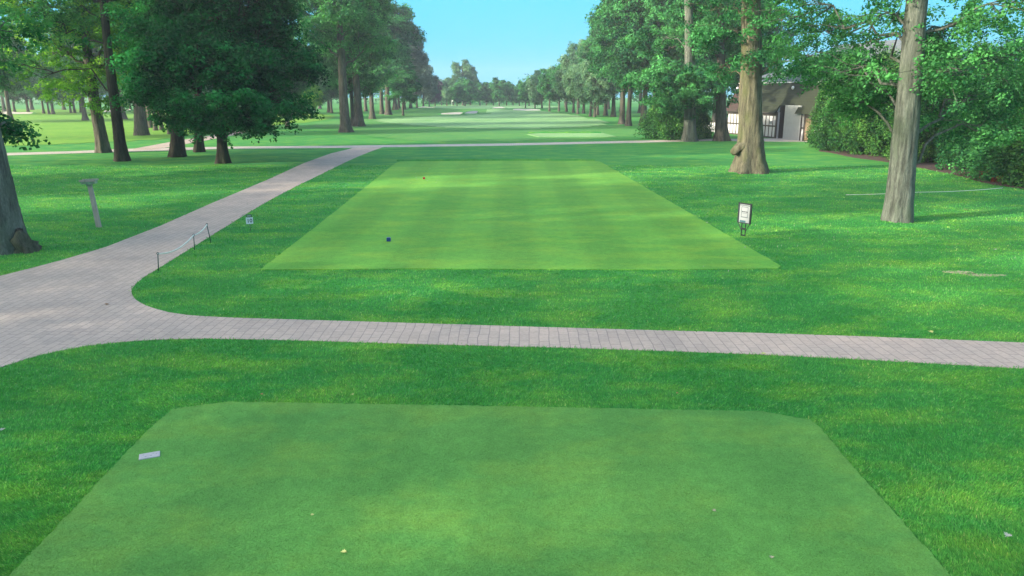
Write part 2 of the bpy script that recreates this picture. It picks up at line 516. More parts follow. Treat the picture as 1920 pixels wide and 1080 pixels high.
for i, (a, b_, w, d) in enumerate(bunks):
    pts = blob(a, b_, w, d, seed=i)
    cx = sum(p[0] for p in pts) / len(pts); cy = sum(p[1] for p in pts) / len(pts)
    mb = MB()
    rings = [(1.0, 0.10), (0.93, 0.30), (0.80, 0.16), (0.0, 0.14)]
    n = len(pts)
    # grassy lip that rises at the back and a sand floor inside it
    lip = []; 
    for s_, h in ((1.25, -0.02), (1.08, 0.30), (0.98, 0.24)):
        for p in pts:
            hh = h * (1.0 + (0.9 if h > 0 else 0) * max(0, (p[1] - cy) / d * 2))
            x = cx + (p[0] - cx) * s_; y = cy + (p[1] - cy) * s_
            if p[1] < cy and h > 0: hh = 0.10
            lip.append((x, y, float(ground_z(x, y)) + hh))
    fs = []
    for r_ in range(2):
        for k in range(n):
            fs.append((r_ * n + k, r_ * n + (k + 1) % n, (r_ + 1) * n + (k + 1) % n, (r_ + 1) * n + k))
    root = empty('sand_bunker', (0, 0, 0))
    tag(root, bk_names[i], 'bunker', 'sand bunkers of the far holes')
    MB().add(lip, fs).build('grass_lip', M_rough, root, True)
    sv = [(cx + (p[0] - cx) * 0.985, cy + (p[1] - cy) * 0.985, float(ground_z(cx, cy)) + (0.22 + 0.35 * max(0, (p[1] - cy) / d * 2) if p[1] > cy else 0.09)) for p in pts] + [(cx, cy, float(ground_z(cx, cy)) + 0.06)]
    MB().add(sv, [(k, (k + 1) % n, n) for k in range(n)]).build('sand', M_sand, root, True)

# flag on the far green
fx, fy = g(847, 199)
fz = float(ground_z(fx, fy))
M_white = simple('white_paint', (0.78, 0.78, 0.76), 0.5, 0.05)
root = empty('flagstick', (fx, fy, fz)); tag(root, 'white flagstick standing on the far putting green', 'flagstick')
MB().tube([(0, 0, 0), (0, 0, 2.4)], 0.05, 8).build('pole', M_white, root)
fl = MB(); pts = []
for i in range(7):
    for j in (0, 1):
        pts.append((0.04 + i * 0.11, 0.05 * math.sin(i * 1.3), 2.35 - j * 0.5 - i * 0.02))
fl.add(pts, [(2 * i, 2 * i + 2, 2 * i + 3, 2 * i + 1) for i in range(6)])
fl.build('flag', M_white, root)

# mulch beds and bare patch
mul = [(1528, 283), (1560, 287), (1600, 296), (1660, 303), (1740, 318), (1800, 330), (1850, 345), (1900, 352), (2100, 380), (2200, 330), (1900, 300), (1700, 280), (1560, 272)]
MULCH = smooth_loop(G(mul), 1)
sheet('mulch_bed', MULCH, 0.02, M_mulch, sub=0.3, jitter=0.06)
for i, b_ in enumerate([(1800, 511, 44, .45), (1845, 516, 56, .35)]):
    sheet('bare_patch', blob(b_[0], b_[1], b_[2], b_[3], 22, seed=40 + i), 0.010, M_bare)

# ---------------------------------------------------------------- grass blades on the rough near the tees
BLOCK = [PATH, NEAR_TEE, FAR_TEE, CROSS, MULCH]
def grass_field(n_try, name, label, dmin=5.6, dmax=54.0, only=None, hs=1.0, zb=0.0, mat=None):
    # even in view angle, so that the near grass is fine and dense and the far grass coarse
    u = rng.random(n_try)
    y = 1 / (1 / dmin + (1 / dmax - 1 / dmin) * u)
    x = (rng.random(n_try) * 2 - 1) * (y * 0.78 + 2.5)
    keep = np.ones(n_try, bool)
    if only is not None:
        keep &= inside(x, y, only)
    else:
        # a few blades stand over the edges, so that no edge is a clean cut
        jx = x + rng.normal(0, 0.035, n_try); jy = y + rng.normal(0, 0.035, n_try)
        for pl in BLOCK:
            keep &= ~inside(jx, jy, pl)
    x = x[keep]; y = y[keep]; n = len(x)
    D = np.sqrt(y * y + 25)
    h = (0.024 + 0.026 * rng.random(n)) * (0.75 + 0.02 * D) * hs
    w = (0.0016 + 0.00055 * D * (0.6 + 0.8 * rng.random(n))) * (0.7 if only is not None else 1.0)
    th = rng.random(n) * 2 * PI
    lean = 0.2 + 0.9 * rng.random(n)
    # common lean of patches
    fld = np.sin(x * 1.3 + 0.7 * np.sin(y * 0.9)) * 1.5 + np.sin(y * 1.7 + x * 0.4)
    la = fld + rng.normal(0, 1.0, n)
    bx = np.cos(th) * w; by = np.sin(th) * w
    tipx = x + np.cos(la) * lean * h; tipy = y + np.sin(la) * lean * h
    z0 = np.full(n, zb); h = h + zb
    V = np.empty((n, 3, 3), np.float32)
    V[:, 0] = np.stack([x - bx, y - by, z0], 1)
    V[:, 1] = np.stack([x + bx, y + by, z0], 1)
    V[:, 2] = np.stack([tipx, tipy, h], 1)
    tint = np.repeat(rng.random(n), 3)
    me = np_mesh(name, V.reshape(-1, 3), tris=np.arange(n * 3).reshape(-1, 3), attr=tint)
    o = link_mesh(name, me, mat=mat or M_blade)
    tag(o, label, 'grass', kind='stuff')
grass_field(1000000, 'grass', 'long green grass of the rough round the tees')
grass_field(520000, 'tee_grass', 'closely mown grass blades of the near tee', 5.6, 12.5, NEAR_TEE, 0.20, 0.026, M_teeblade)

# ---------------------------------------------------------------- trees
def unit(v): return v / np.maximum(1e-9, np.linalg.norm(v, axis=-1, keepdims=True))

def leaf_cloud(centers, radii, per, size, seed, flat=0.42, droop=0.45, hub=None):
    r = np.random.default_rng(seed)
    centers = np.asarray(centers, float); radii = np.asarray(radii, float)
    n = len(centers)
    cnt = np.maximum(6, (per * (radii / radii.mean()) ** 2).astype(int))
    idx = np.repeat(np.arange(n), cnt); m = len(idx)
    d = unit(r.normal(size=(m, 3)))
    rad = r.random(m) ** 0.45
    off = d * rad[:, None]
    rho2 = off[:, 0] ** 2 + off[:, 1] ** 2
    # every cluster is a tilted spray: random slope so that the tiers do not all lie level
    tl = r.normal(0, 0.35, (n, 2))[idx]
    off[:, 2] = off[:, 2] * flat - droop * rho2 + off[:, 0] * tl[:, 0] + off[:, 1] * tl[:, 1]
    p = centers[idx] + off * radii[idx][:, None]
    up = np.array([0, 0, 1.0])
    out = unit(off + 1e-6)
    nrm = unit(up * 0.75 + out * 0.55 + r.normal(0, 0.42, (m, 3)))
    ax = unit(np.cross(nrm, unit(r.normal(size=(m, 3)))))
    ay = np.cross(nrm, ax)
    s = size * (0.6 + 0.8 * r.random(m))[:, None]
    a = p - ay * s * 0.5
    b = p + ax * s * 0.36 - nrm * s * 0.08
    c = p + ay * s * 0.6 - nrm * s * 0.18
    e = p - ax * s * 0.36 - nrm * s * 0.08
    V = np.stack([a, b, c, e], 1).reshape(-1, 3)
    cl_t = r.random(n)[idx]
    tint = np.clip(0.05 + 0.55 * cl_t + 0.40 * r.random(m) + 0.12 * off[:, 2], 0, 1)  # bough highlights put into the tint: light and dark clumps, upper leaves lighter
    return V, np.repeat(tint, 4)

def tubes_np(paths, n=7):
    """paths: list of (pts, rads). returns verts, quads"""
    VV = []; QQ = []; base = 0
    for pts, rads in paths:
        pts = np.asarray(pts, float); k = len(pts)
        dd = np.gradient(pts, axis=0); dd = unit(dd)
        ref = np.where(np.abs(dd[:, 2:3]) < 0.9, np.array([[0, 0, 1.0]]), np.array([[0, 1.0, 0]]))
        e1 = unit(np.cross(dd, ref)); e2 = np.cross(dd, e1)
        t = np.arange(n) * 2 * PI / n
        ring = pts[:, None, :] + (e1[:, None, :] * np.cos(t)[None, :, None] + e2[:, None, :] * np.sin(t)[None, :, None]) * np.asarray(rads)[:, None, None]
        VV.append(ring.reshape(-1, 3))
        i = (np.arange(k - 1)[:, None] * n + np.arange(n)[None, :]); j = (np.arange(k - 1)[:, None] * n + (np.arange(n)[None, :] + 1) % n)
        QQ.append(base + np.stack([i, i + n, j + n, j], -1).reshape(-1, 4))
        base += k * n
    return np.concatenate(VV), np.concatenate(QQ)

def bez(a, b, sag, k=7, r=None):
    a = np.array(a, float); b = np.array(b, float)
    t = np.linspace(0, 1, k)[:, None]
    p = a + (b - a) * t
    p[:, 2:3] += sag * np.sin(PI * t)
    if r is not None:
        w = r.normal(0, 0.035 * np.linalg.norm(b - a), (k, 3)); w[0] = 0; w[-1] = 0
        p += w
    return p

def trunk_mesh(name, H, r0, lean, seed, limbs, hero=False, flare=0.8, bend=0.25, top=0.86):
    r = np.random.default_rng(seed)
    nz = 60 if hero else 18
    n = 40 if hero else 12
    z = np.concatenate([np.linspace(-0.15, 2.5, nz // 3), np.linspace(2.5, H * top, nz - nz // 3 + 1)[1:]])
    t = np.clip(z / H, 0, 1)
    ph = r.uniform(0, 6.28, 4)
    cx = lean[0] * np.maximum(z, 0) + bend * np.sin(z / H * 5 + ph[0]) * t - 0
    cy = lean[1] * np.maximum(z, 0) + bend * np.sin(z / H * 4 + ph[1]) * t
    rad = r0 * (1 - 0.80 * t ** 1.15)
    th = np.arange(n) * 2 * PI / n
    fl = np.exp(-np.maximum(z, -0.05) / (0.55 + r0 * 0.6))
    lob = 0.5 + 0.5 * np.cos(5 * th[None, :] + ph[2] + 0.5 * np.sin(th[None, :] * 2 + ph[3]))
    RR = rad[:, None] * (1 + flare * fl[:, None] * (0.45 + 0.75 * lob)) 
    RR = RR * (1 + 0.035 * np.sin(3 * th[None, :] + z[:, None] * 0.8 + ph[0]) + 0.02 * np.sin(7 * th[None, :] - z[:, None] * 1.3))
    if hero:
        # deep vertical furrows
        fur = np.sin(19 * th[None, :] + 1.6 * np.sin(z[:, None] * 2.1 + ph[1]) + 0.8 * np.sin(z[:, None] * 5.3 + th[None, :] * 3))
        RR = RR * (1 + 0.035 * fur) + r.normal(0, 0.006, RR.shape)
    X = cx[:, None] + RR * np.cos(th); Y = cy[:, None] + RR * np.sin(th)
    V = np.stack([X, Y, np.broadcast_to(z[:, None], X.shape)], -1).reshape(-1, 3)
    k = len(z)
    i = (np.arange(k - 1)[:, None] * n + np.arange(n)[None, :]); j = (np.arange(k - 1)[:, None] * n + (np.arange(n)[None, :] + 1) % n)
    Q = np.stack([i, j, j + n, i + n], -1).reshape(-1, 4)
    if limbs:
        V2, Q2 = tubes_np(limbs, 6)
        Q = np.concatenate([Q, Q2 + len(V)]); V = np.concatenate([V, V2])
    def axis_at(zz):
        return np.array([np.interp(zz, z, cx), np.interp(zz, z, cy), zz])
    return np_mesh(name, V, quads=Q, smooth=True), axis_at

def make_crown(H, cb, rad, seed, n_clusters, per, leaf, lean=(0, 0), lobes=11, csize=1.0, gap=0.0, shape=1.0, tight=False):
    """returns cluster centres, radii and limb list"""
    r = np.random.default_rng(seed)
    cz = (H + cb) / 2; rz = (H - cb) / 2
    lob = []
    for i in range(lobes):
        a = 2 * PI * (i * 0.618) + r.uniform(-.4, .4)
        h = -0.8 + 1.65 * (i + 0.5) / lobes
        rr = rad * 0.68 * math.sqrt(max(0.08, 1 - (h * 0.93) ** 2 * shape)) * r.uniform(0.75, 1.15)
        lob.append((rr * math.cos(a) + lean[0] * (cz + h * rz), rr * math.sin(a) + lean[1] * (cz + h * rz), cz + h * rz * 0.85, rad * r.uniform(0.30, 0.48), rz * r.uniform(0.17, 0.28)))
    lob.append((lean[0] * cz, lean[1] * cz, cz, rad * 0.5, rz * 0.8))
    L_ = np.array(lob)
    ix = r.integers(0, len(L_), n_clusters)
    d = unit(r.normal(size=(n_clusters, 3)))
    q = r.random(n_clusters) ** (0.28 if not tight else 0.15)
    c = L_[ix, :3] + d * q[:, None] * L_[ix][:, [3, 3, 4]]
    c[:, 2] = np.maximum(c[:, 2], cb - 0.6 + r.random(n_clusters) * 1.6)
    cr = csize * (0.6 + 0.7 * r.random(n_clusters))
    limbs = []
    for l in lob[:-1]:
        z0 = max(cb * 0.75, l[2] - abs(l[3]) * 0.9 - 0.8)
        a = (lean[0] * z0, lean[1] * z0, z0)
        b = (l[0], l[1], l[2])
        p = bez(a, b, -0.15 * rad * 0.3, 8, r)
        rr0 = 0.03 + 0.018 * rad
        limbs.append((p, np.linspace(rr0, rr0 * 0.3, 8)))
        for s in range(5):
            k = int(r.integers(3, 7))
            e = np.array(b) + unit(r.normal(size=3)) * np.array([l[3], l[3], l[4]]) * 0.9
            limbs.append((bez(p[k], e, 0.1, 5, r), np.linspace(rr0 * 0.35, 0.012, 5)))
    return c, cr, limbs

def build_tree(name, loc, label, cat, group, H, cb, rad, r0, seed, n_clusters=420, per=90, leaf=0.2, lean=(0, 0), mleaf=None, mbark=None,
               hero=False, csize=1.0, extra=None, flare=0.8, lobes=11, flat=0.4, bend=0.25, droop=0.45, crown=True, tight=False, shape=1.0):
    root = empty(name, (loc[0], loc[1], float(ground_z(loc[0], loc[1]))))
    tag(root, label, cat, group)
    c, cr, limbs = make_crown(H, cb, rad, seed, n_clusters, per, leaf, lean, lobes, csize, tight=tight, shape=shape)
    if extra:
        # extra boughs: list of (x, y, z, spread, count) in the tree's own frame, each carried by a limb
        r = np.random.default_rng(seed + 5)
        cs = [c]; rs = [cr]
        for (ex, ey, ez, sp, k) in extra:
            q = np.array([ex, ey, ez]) + r.normal(0, 1, (k, 3)) * np.array([sp, sp * 0.8, sp * 0.36])
            cs.append(q); rs.append(csize * 0.8 * (0.5 + 0.6 * r.random(k)))
            z0 = max(1.5, ez - 0.8 - 0.15 * math.hypot(ex, ey))
            p = bez((lean[0] * z0, lean[1] * z0, z0), (ex, ey, ez), 0.5, 9, r)
            limbs.append((p, np.linspace(0.07, 0.02, 9)))
            for s in range(min(8, k)):
                limbs.append((bez(p[int(r.integers(4, 8))], q[s], 0.05, 5, r), np.linspace(0.022, 0.008, 5)))
        c = np.concatenate(cs); cr = np.concatenate(rs)
    tm, ax = trunk_mesh(name + '_trunk', H, r0, lean, seed, limbs, hero, flare, bend)
    link_mesh('trunk', tm, root, mbark or M_bark)
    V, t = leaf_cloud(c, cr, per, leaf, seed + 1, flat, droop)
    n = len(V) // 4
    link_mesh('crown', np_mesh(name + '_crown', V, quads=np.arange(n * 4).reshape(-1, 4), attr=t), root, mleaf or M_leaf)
    return root

def copy_tree(src, loc, rz, sc, label, cat, group, sz=None, mleaf=None):
    c = src.copy(); COL.objects.link(c)
    c.location = (loc[0], loc[1], float(ground_z(loc[0], loc[1])))
    c.rotation_euler = (0, 0, rz)
    c.scale = (sc, sc, sz or sc)
    c['label'] = label; c['category'] = cat
    if group: c['group'] = group
    elif 'group' in c: del c['group']
    for ch in src.children:
        d = ch.copy(); COL.objects.link(d); d.parent = c
        if mleaf and ch.name.startswith('crown'):
            d.material_slots[0].link = 'OBJECT'; d.material_slots[0].material = mleaf
    return c

def px_tree(px, py): return g(px, py)

def loc_of(px, py, Y, root):  # photograph point at the depth of Y, in the frame of the tree
    p = at(px, py, Y); return (p[0] - root[0], p[1] - root[1], p[2])

# --- right hand trees
P = g(1684, 414)
ex = [(*loc_of(1600, 130, P[1] + 3, P), 1.4, 26), (*loc_of(1575, 195, P[1] + 4, P), 0.7, 10), (*loc_of(1610, 165, P[1] + 2, P), 1.0, 22), (*loc_of(1560, 130, P[1] + 3, P), 1.1, 20), (*loc_of(1650, 190, P[1] + 4, P), 0.9, 14), (*loc_of(1800, 130, P[1] - 1, P), 1.3, 26), (*loc_of(1530, 60, P[1] + 6, P), 1.3, 14), (*loc_of(1780, 60, P[1] + 1, P), 1.6, 34), (*loc_of(1880, 120, P[1] + 2, P), 1.6, 36),
      (*loc_of(1860, 230, P[1] + 2, P), 1.3, 30), (*loc_of(1820, 190, P[1] + 3, P), 1.2, 20), (*loc_of(1640, 30, P[1] + 1, P), 1.4, 20), (*loc_of(1740, 150, P[1] + 4, P), 1.2, 16), (*loc_of(1900, 20, P[1] - 1, P), 1.2, 24), (*loc_of(1480, 30, P[1] + 5, P), 1.5, 14)]
build_tree('maple_tree', P, 'nearest tree on the right, pale grey furrowed trunk standing on open grass', 'tree', None,
           22, 9.5, 6.5, 0.50, 101, 420, 200, 0.115, (-0.05, 0.0), M_leaf, M_barkpale, True, 0.9, ex, flare=0.22, bend=0.1, droop=0.5)
P = g(1407, 323)
ex = [(*loc_of(1500, 110, P[1] - 2, P), 1.5, 26), (*loc_of(1545, 105, P[1] - 2, P), 1.0, 16), (*loc_of(1352, 60, P[1], P), 1.0, 16), (*loc_of(1345, 130, P[1] + 2, P), 1.1, 16),
      (*loc_of(1470, 40, P[1] - 1, P), 1.6, 24), (*loc_of(1395, 105, P[1] - 1.6, P), 0.5, 4), (*loc_of(1360, 20, P[1], P), 1.5, 18), (*loc_of(1560, 120, P[1] + 1, P), 1.5, 16), (*loc_of(1450, 95, P[1]+1, P), 1.0, 12)]
BIG = build_tree('maple_tree', P, 'thick olive-brown trunk with flared roots and deep bark in front of the timbered building', 'tree', None,
           25, 9.5, 7.0, 0.78, 202, 480, 150, 0.15, (-0.075, 0.0), M_leaf, M_barkolive, True, 1.0, ex, flare=0.75, bend=0.08, droop=0.5)
st_ = [(np.array([(-0.35, -0.2, 1.85), (-0.80, -0.28, 1.66), (-1.12, -0.34, 1.50), (-1.34, -0.36, 1.32), (-1.40, -0.36, 1.22)]), np.array([0.55, 0.38, 0.30, 0.22, 0.04]))]
V_, Q_ = tubes_np(st_, 11)
V_ = V_ + np.random.default_rng(8).normal(0, 0.035, V_.shape)
link_mesh('branch_stub', np_mesh('branch_stub', V_, quads=Q_, smooth=False), BIG, M_barkolive)
P = g(1293, 265)
ex = [(*loc_of(1285, 160, P[1] - 2.5, P), 1.9, 60), (*loc_of(1245, 140, P[1] - 1, P), 1.8, 46), (*loc_of(1320, 155, P[1] - 1, P), 1.6, 40), (*loc_of(1345, 70, P[1] + 4, P), 2.0, 36), (*loc_of(1292, 135, P[1] - 3, P), 1.0, 22), (*loc_of(1300, 185, P[1] - 3, P), 1.0, 18), (*loc_of(1235, 70, P[1] + 4, P), 2.2, 46), (*loc_of(1260, 190, P[1] - 1, P), 1.6, 40), (*loc_of(1310, 195, P[1] + 2, P), 1.5, 30)]
build_tree('maple_tree', P, 'tree with a leafy skirt of dark foliage round its trunk beside the big round shrub', 'tree', None,
           29, 17, 6.0, 0.62, 303, 380, 120, 0.23, (-0.065, 0.0), M_leaf, M_barkpale, True, 1.1, ex, flare=0.5, bend=0.2)
P = g(1352, 264)
build_tree('maple_tree', P, 'brown trunk at the left end of the timbered building, right of the shrubs', 'tree', None,
           22, 7.0, 5.6, 0.58, 404, 400, 130, 0.21, (-0.07, 0.0), M_leaf, M_bark, True, 1.1, None, flare=0.8)

# --- left hand trees
P = g(16, 470)
LT = build_tree('maple_tree', P, 'nearest tree at the left edge, broad grey trunk with a rough burl at its foot', 'tree', None,
           20, 10, 7.0, 0.52, 505, 330, 130, 0.14, (-0.03, 0.0), M_leaf, M_barkpale, True, 0.9,
           [(*loc_of(12, 232, P[1] + 2, P), 0.45, 12), (*loc_of(20, 60, P[1] + 4, P), 1.3, 22), (*loc_of(-60, 225, P[1] + 1, P), 0.7, 12)], flare=0.45, bend=0.1, droop=0.5)
bl = MB()
rr = random.Random(3)
V_, F_ = [], []
nn = 14
for i in range(9):
    for k in range(nn):
        a = 2 * PI * k / nn; b_ = -0.2 + (PI / 2 + 0.2) * i / 8
        q = 1 + rr.uniform(-0.22, 0.22)
        V_.append((0.66 + 0.40 * math.cos(a) * math.cos(b_) * q, -0.10 + 0.45 * math.sin(a) * math.cos(b_) * q, 0.02 + 0.66 * math.sin(b_) * q * (0.8 + 0.3 * math.cos(a + 2))))
for i in range(8):
    for k in range(nn): F_.append((i * nn + k, i * nn + (k + 1) % nn, (i + 1) * nn + (k + 1) % nn, (i + 1) * nn + k))
burl = bl.add(V_, F_).build('burl', M_bark, LT, True)
burl['label'] = 'dark knobbly burl at the foot of the trunk'

P = g(195, 286)
build_tree('maple_tree', P, 'left tree with sunlit yellow-green low foliage, forked above a thick straight trunk', 'tree', None,
           19, 7.0, 6.5, 0.50, 606, 420, 90, 0.2, (-0.04, 0.0), M_leafsunlit, M_bark, True, 1.0,
           [(*loc_of(120, 165, P[1] - 2, P), 1.5, 40), (*loc_of(150, 130, P[1] - 1, P), 1.5, 34), (*loc_of(190, 190, P[1] - 2, P), 0.8, 14), (*loc_of(90, 100, P[1], P), 1.6, 26), (*loc_of(220, 130, P[1] + 2, P), 1.3, 22)], flare=0.4)
P = g(229, 302)
build_tree('slender_tree', P, 'tall dark slender trunk leaning left in front of the sunlit-leaved tree', 'tree', None,
           21, 12.5, 6.0, 0.40, 707, 380, 90, 0.2, (0.01, 0.0), M_leaf, M_barkdark, True, 1.0,
           [(*loc_of(60, 40, P[1] + 2, P), 2.2, 40), (*loc_of(130, 20, P[1] + 1, P), 2.0, 40), (*loc_of(20, 120, P[1] + 3, P), 1.6, 20)], flare=0.55, bend=0.12)
P = g(265, 254)
build_tree('maple_tree', P, 'grey straight trunk behind the leaning slender tree, beyond the pale path', 'tree', None,
           20, 8.5, 6.0, 0.72, 808, 430, 80, 0.24, (0.06, 0.0), M_leaf, M_bark, True, 1.1, None, flare=0.35)
P = g(333, 294)
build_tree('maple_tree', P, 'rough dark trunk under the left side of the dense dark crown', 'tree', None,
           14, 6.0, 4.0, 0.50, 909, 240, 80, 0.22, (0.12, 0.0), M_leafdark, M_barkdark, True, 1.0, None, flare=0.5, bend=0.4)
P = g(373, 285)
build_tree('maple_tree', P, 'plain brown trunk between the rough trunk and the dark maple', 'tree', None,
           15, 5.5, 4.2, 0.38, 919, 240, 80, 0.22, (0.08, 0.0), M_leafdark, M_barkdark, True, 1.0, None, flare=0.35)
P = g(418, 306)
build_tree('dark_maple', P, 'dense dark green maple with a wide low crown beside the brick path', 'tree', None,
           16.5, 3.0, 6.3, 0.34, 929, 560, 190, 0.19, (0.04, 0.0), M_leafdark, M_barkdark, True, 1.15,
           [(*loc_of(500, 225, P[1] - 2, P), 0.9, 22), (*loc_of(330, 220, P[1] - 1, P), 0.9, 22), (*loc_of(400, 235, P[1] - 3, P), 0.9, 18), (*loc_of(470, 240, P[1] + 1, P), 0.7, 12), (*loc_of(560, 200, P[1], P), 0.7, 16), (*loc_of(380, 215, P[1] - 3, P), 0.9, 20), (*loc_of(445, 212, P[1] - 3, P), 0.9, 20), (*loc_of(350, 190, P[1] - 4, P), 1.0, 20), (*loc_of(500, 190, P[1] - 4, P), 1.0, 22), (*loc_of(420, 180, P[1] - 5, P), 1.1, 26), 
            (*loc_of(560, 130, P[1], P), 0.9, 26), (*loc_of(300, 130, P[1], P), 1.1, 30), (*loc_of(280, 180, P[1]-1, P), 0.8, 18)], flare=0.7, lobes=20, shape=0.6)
P = g(648, 248)
build_tree('maple_tree', P, 'left tree of the tall pair beyond the junction, grey trunk with knots', 'tree', None,
           26, 8.5, 7.0, 0.62, 939, 380, 130, 0.27, (-0.01, 0.0), M_leaf, M_bark, True, 1.25, None, flare=0.7)
P = g(674, 237)
build_tree('maple_tree', P, 'right tree of the tall pair beyond the junction, brown flared trunk', 'tree', None,
           27, 8.0, 7.0, 0.62, 949, 360, 120, 0.29, (-0.015, 0.0), M_leaf, M_bark, True, 1.3, None, flare=0.8)

# --- prototypes for the rows and the distance; the first use of each is the prototype itself
def proto(name, H, cb, rad, r0, seed, nc, per, leaf, csize, mleaf=M_leaf, mbark=M_bark, **kw):
    return build_tree(name, (0, 0), 'tree', 'tree', None, H, cb, rad, r0, seed, nc, per, leaf, (0, 0), mleaf, mbark, False, csize, **kw)
PR = {
    'tall1': proto('broadleaf_tree', 22, 4.3, 5.6, 0.42, 11, 300, 120, 0.34, 1.35, tight=True),
    'tall2': proto('broadleaf_tree', 22, 3.8, 6.2, 0.45, 12, 310, 120, 0.34, 1.4, tight=True),
    'mid1': proto('broadleaf_tree', 14, 3.2, 4.4, 0.28, 13, 200, 100, 0.34, 1.25, tight=True),
    'mid2': proto('broadleaf_tree', 14, 2.6, 4.8, 0.30, 14, 210, 100, 0.34, 1.25, tight=True),
    'small': proto('broadleaf_tree', 8, 1.8, 2.6, 0.14, 15, 150, 50, 0.24, 0.8, tight=True),
    'far1': proto('broadleaf_tree', 16, 1.5, 5.5, 0.35, 16, 170, 75, 0.50, 1.5, tight=True),
    'far2': proto('broadleaf_tree', 16, 2.0, 5.0, 0.35, 17, 160, 75, 0.50, 1.5, tight=True),
}
PH = {'tall1': 22, 'tall2': 22, 'mid1': 14, 'mid2': 14, 'small': 8, 'far1': 16, 'far2': 16}
used = set()
def put(kind, loc, H, label, group, rz=None, mleaf=None, wide=1.0, cat='tree', name=None):
    src = PR[kind]
    s = H / PH[kind]
    if rz is None: rz = random.uniform(0, 6.28)
    o = copy_tree(src, loc, rz, s * wide, label, cat, group, sz=s, mleaf=mleaf)
    return o
ORD = ['first', 'second', 'third', 'fourth', 'fifth', 'sixth', 'seventh', 'eighth', 'ninth', 'tenth', 'eleventh', 'twelfth', 'thirteenth', 'fourteenth', 'fifteenth', 'sixteenth', 'seventeenth', 'eighteenth', 'nineteenth', 'twentieth',
       'twenty-first', 'twenty-second', 'twenty-third', 'twenty-fourth', 'twenty-fifth', 'twenty-sixth', 'twenty-seventh', 'twenty-eighth', 'twenty-ninth', 'thirtieth', 'thirty-first', 'thirty-second']

# right row, from near to far: (px, py, kind, height, leaf, width)
right_row = [(1225, 237, 'tall2', 24, None, .95), (1206, 235, 'tall1', 25, None, 1), (1178, 236, 'tall1', 23, None, .85), (1166, 233, 'tall2', 24, None, .85),
             (1150, 219, 'tall1', 24, None, .95), (1135, 217, 'tall2', 22, None, .9), (1120, 216, 'tall1', 21, M_leafhaze, .8), (1115, 219.5, 'mid2', 12.5, M_leafhaze, .9), (1107, 218.5, 'mid1', 13, M_leafhaze, .9),
             (1094, 212.5, 'tall2', 19, M_leafhaze, .8), (1083, 214, 'mid1', 13, M_leafhaze, .85), (1075, 211.5, 'mid2', 15.5, M_leafhaze, .85),
             (1062, 210, 'mid1', 15, None, .9), (1048, 209, 'mid2', 13, M_leafhaze, .9), (1030, 209, 'mid1', 12.5, None, .9), (1016, 206, 'far2', 12, M_leafhaze, .9), (1003, 205, 'far1', 11.5, M_leafhaze, .8), (985, 203, 'far2', 10.5, None, .8)]
for i, (px, py, k, H, ml, w) in enumerate(right_row):
    put(k, g(px, py), H, '%s nearest tree in the row along the right side of the fairway' % ORD[i], 'trees lining the right of the fairway', mleaf=ml, wide=w)
# second rank behind the right row
back_r = [(1260, 222, 'tall1', 25), (1235, 214, 'tall2', 24), (1200, 212, 'tall1', 23), (1165, 209, 'tall2', 23), (1140, 206, 'tall1', 23), (1110, 205, 'tall2', 21), (1085, 203, 'mid2', 17), (1060, 202, 'mid1', 15), (1300, 228, 'tall2', 25), (1340, 232, 'tall1', 25), (1390, 228, 'tall2', 25)]
for i, (px, py, k, H) in enumerate(back_r):
    put(k, g(px, py), H, '%s tree of the rank behind the right-hand row' % ORD[i], 'trees behind the right-hand row', mleaf=None)
# left row: (px, py, kind, height, leaf, width)
left_row = [(662, 236, 'tall2', 20, None, .8), (698, 223, 'tall1', 25, None, .95), (716, 214, 'tall2', 25, None, .9), (728, 215.5, 'tall1', 28, None, 1.12), (756, 217, 'mid1', 11, None, 1.0), (741, 208.5, 'tall2', 29, M_leafbrown, .95), (748, 208, 'tall1', 22, M_leafbrown, .8),
            (758, 208.5, 'tall1', 26, M_leafbrown, .95), (770, 208, 'tall1', 22.5, M_leafbrown, .85), (782, 205, 'mid1', 19, M_leafbrown, .8), (794, 203, 'mid2', 15.5, M_leafbrown, .85), (805, 201, 'far2', 13, M_leafbrown, .7)]
for i, (px, py, k, H, ml, w) in enumerate(left_row):
    put(k, g(px, py), H, '%s nearest tree in the row along the left side of the fairway' % ORD[i], 'trees lining the left of the fairway', mleaf=ml, wide=w)
put('far1', g(816, 200), 10.8, 'dark purple-leaved tree at the far end of the left row', None, mleaf=M_leafpurple, wide=.75)
# trees on the grass left of the fairway and behind the dark maple
left_mid = [(540, 238, 'mid1', 13, None, 1), (549, 222, 'tall1', 18, None, .8), (583, 223.5, 'small', 7.5, M_leafsunlit, 1), (591, 213, 'mid2', 11, None, 1), (617, 211, 'tall1', 20, None, 1), (622, 212, 'mid1', 14, None, 1), (686, 209, 'tall2', 20, None, 1),
            (600, 204, 'tall2', 18, None, 1.2), (560, 204, 'tall1', 18, None, 1.2), (640, 203, 'tall2', 20, None, 1.2), (670, 202, 'tall1', 20, None, 1.2), (520, 206, 'mid2', 14, None, 1.2), (480, 207, 'tall1', 20, None, 1.2), (500, 222, 'tall2', 20, None, .9), (282, 240, 'tall1', 19, None, .9),
            (292, 245, 'tall2', 16, None, .7), (303, 244, 'tall1', 17, None, .7), (318, 252, 'tall2', 14, None, .7), (440, 215, 'tall1', 19, None, 1), (380, 213, 'tall2', 19, None, 1)]
for i, (px, py, k, H, ml, w) in enumerate(left_mid):
    put(k, g(px, py), H, '%s of the park trees around and behind the dark maple' % ORD[i], 'park trees behind the dark maple', mleaf=ml, wide=w)
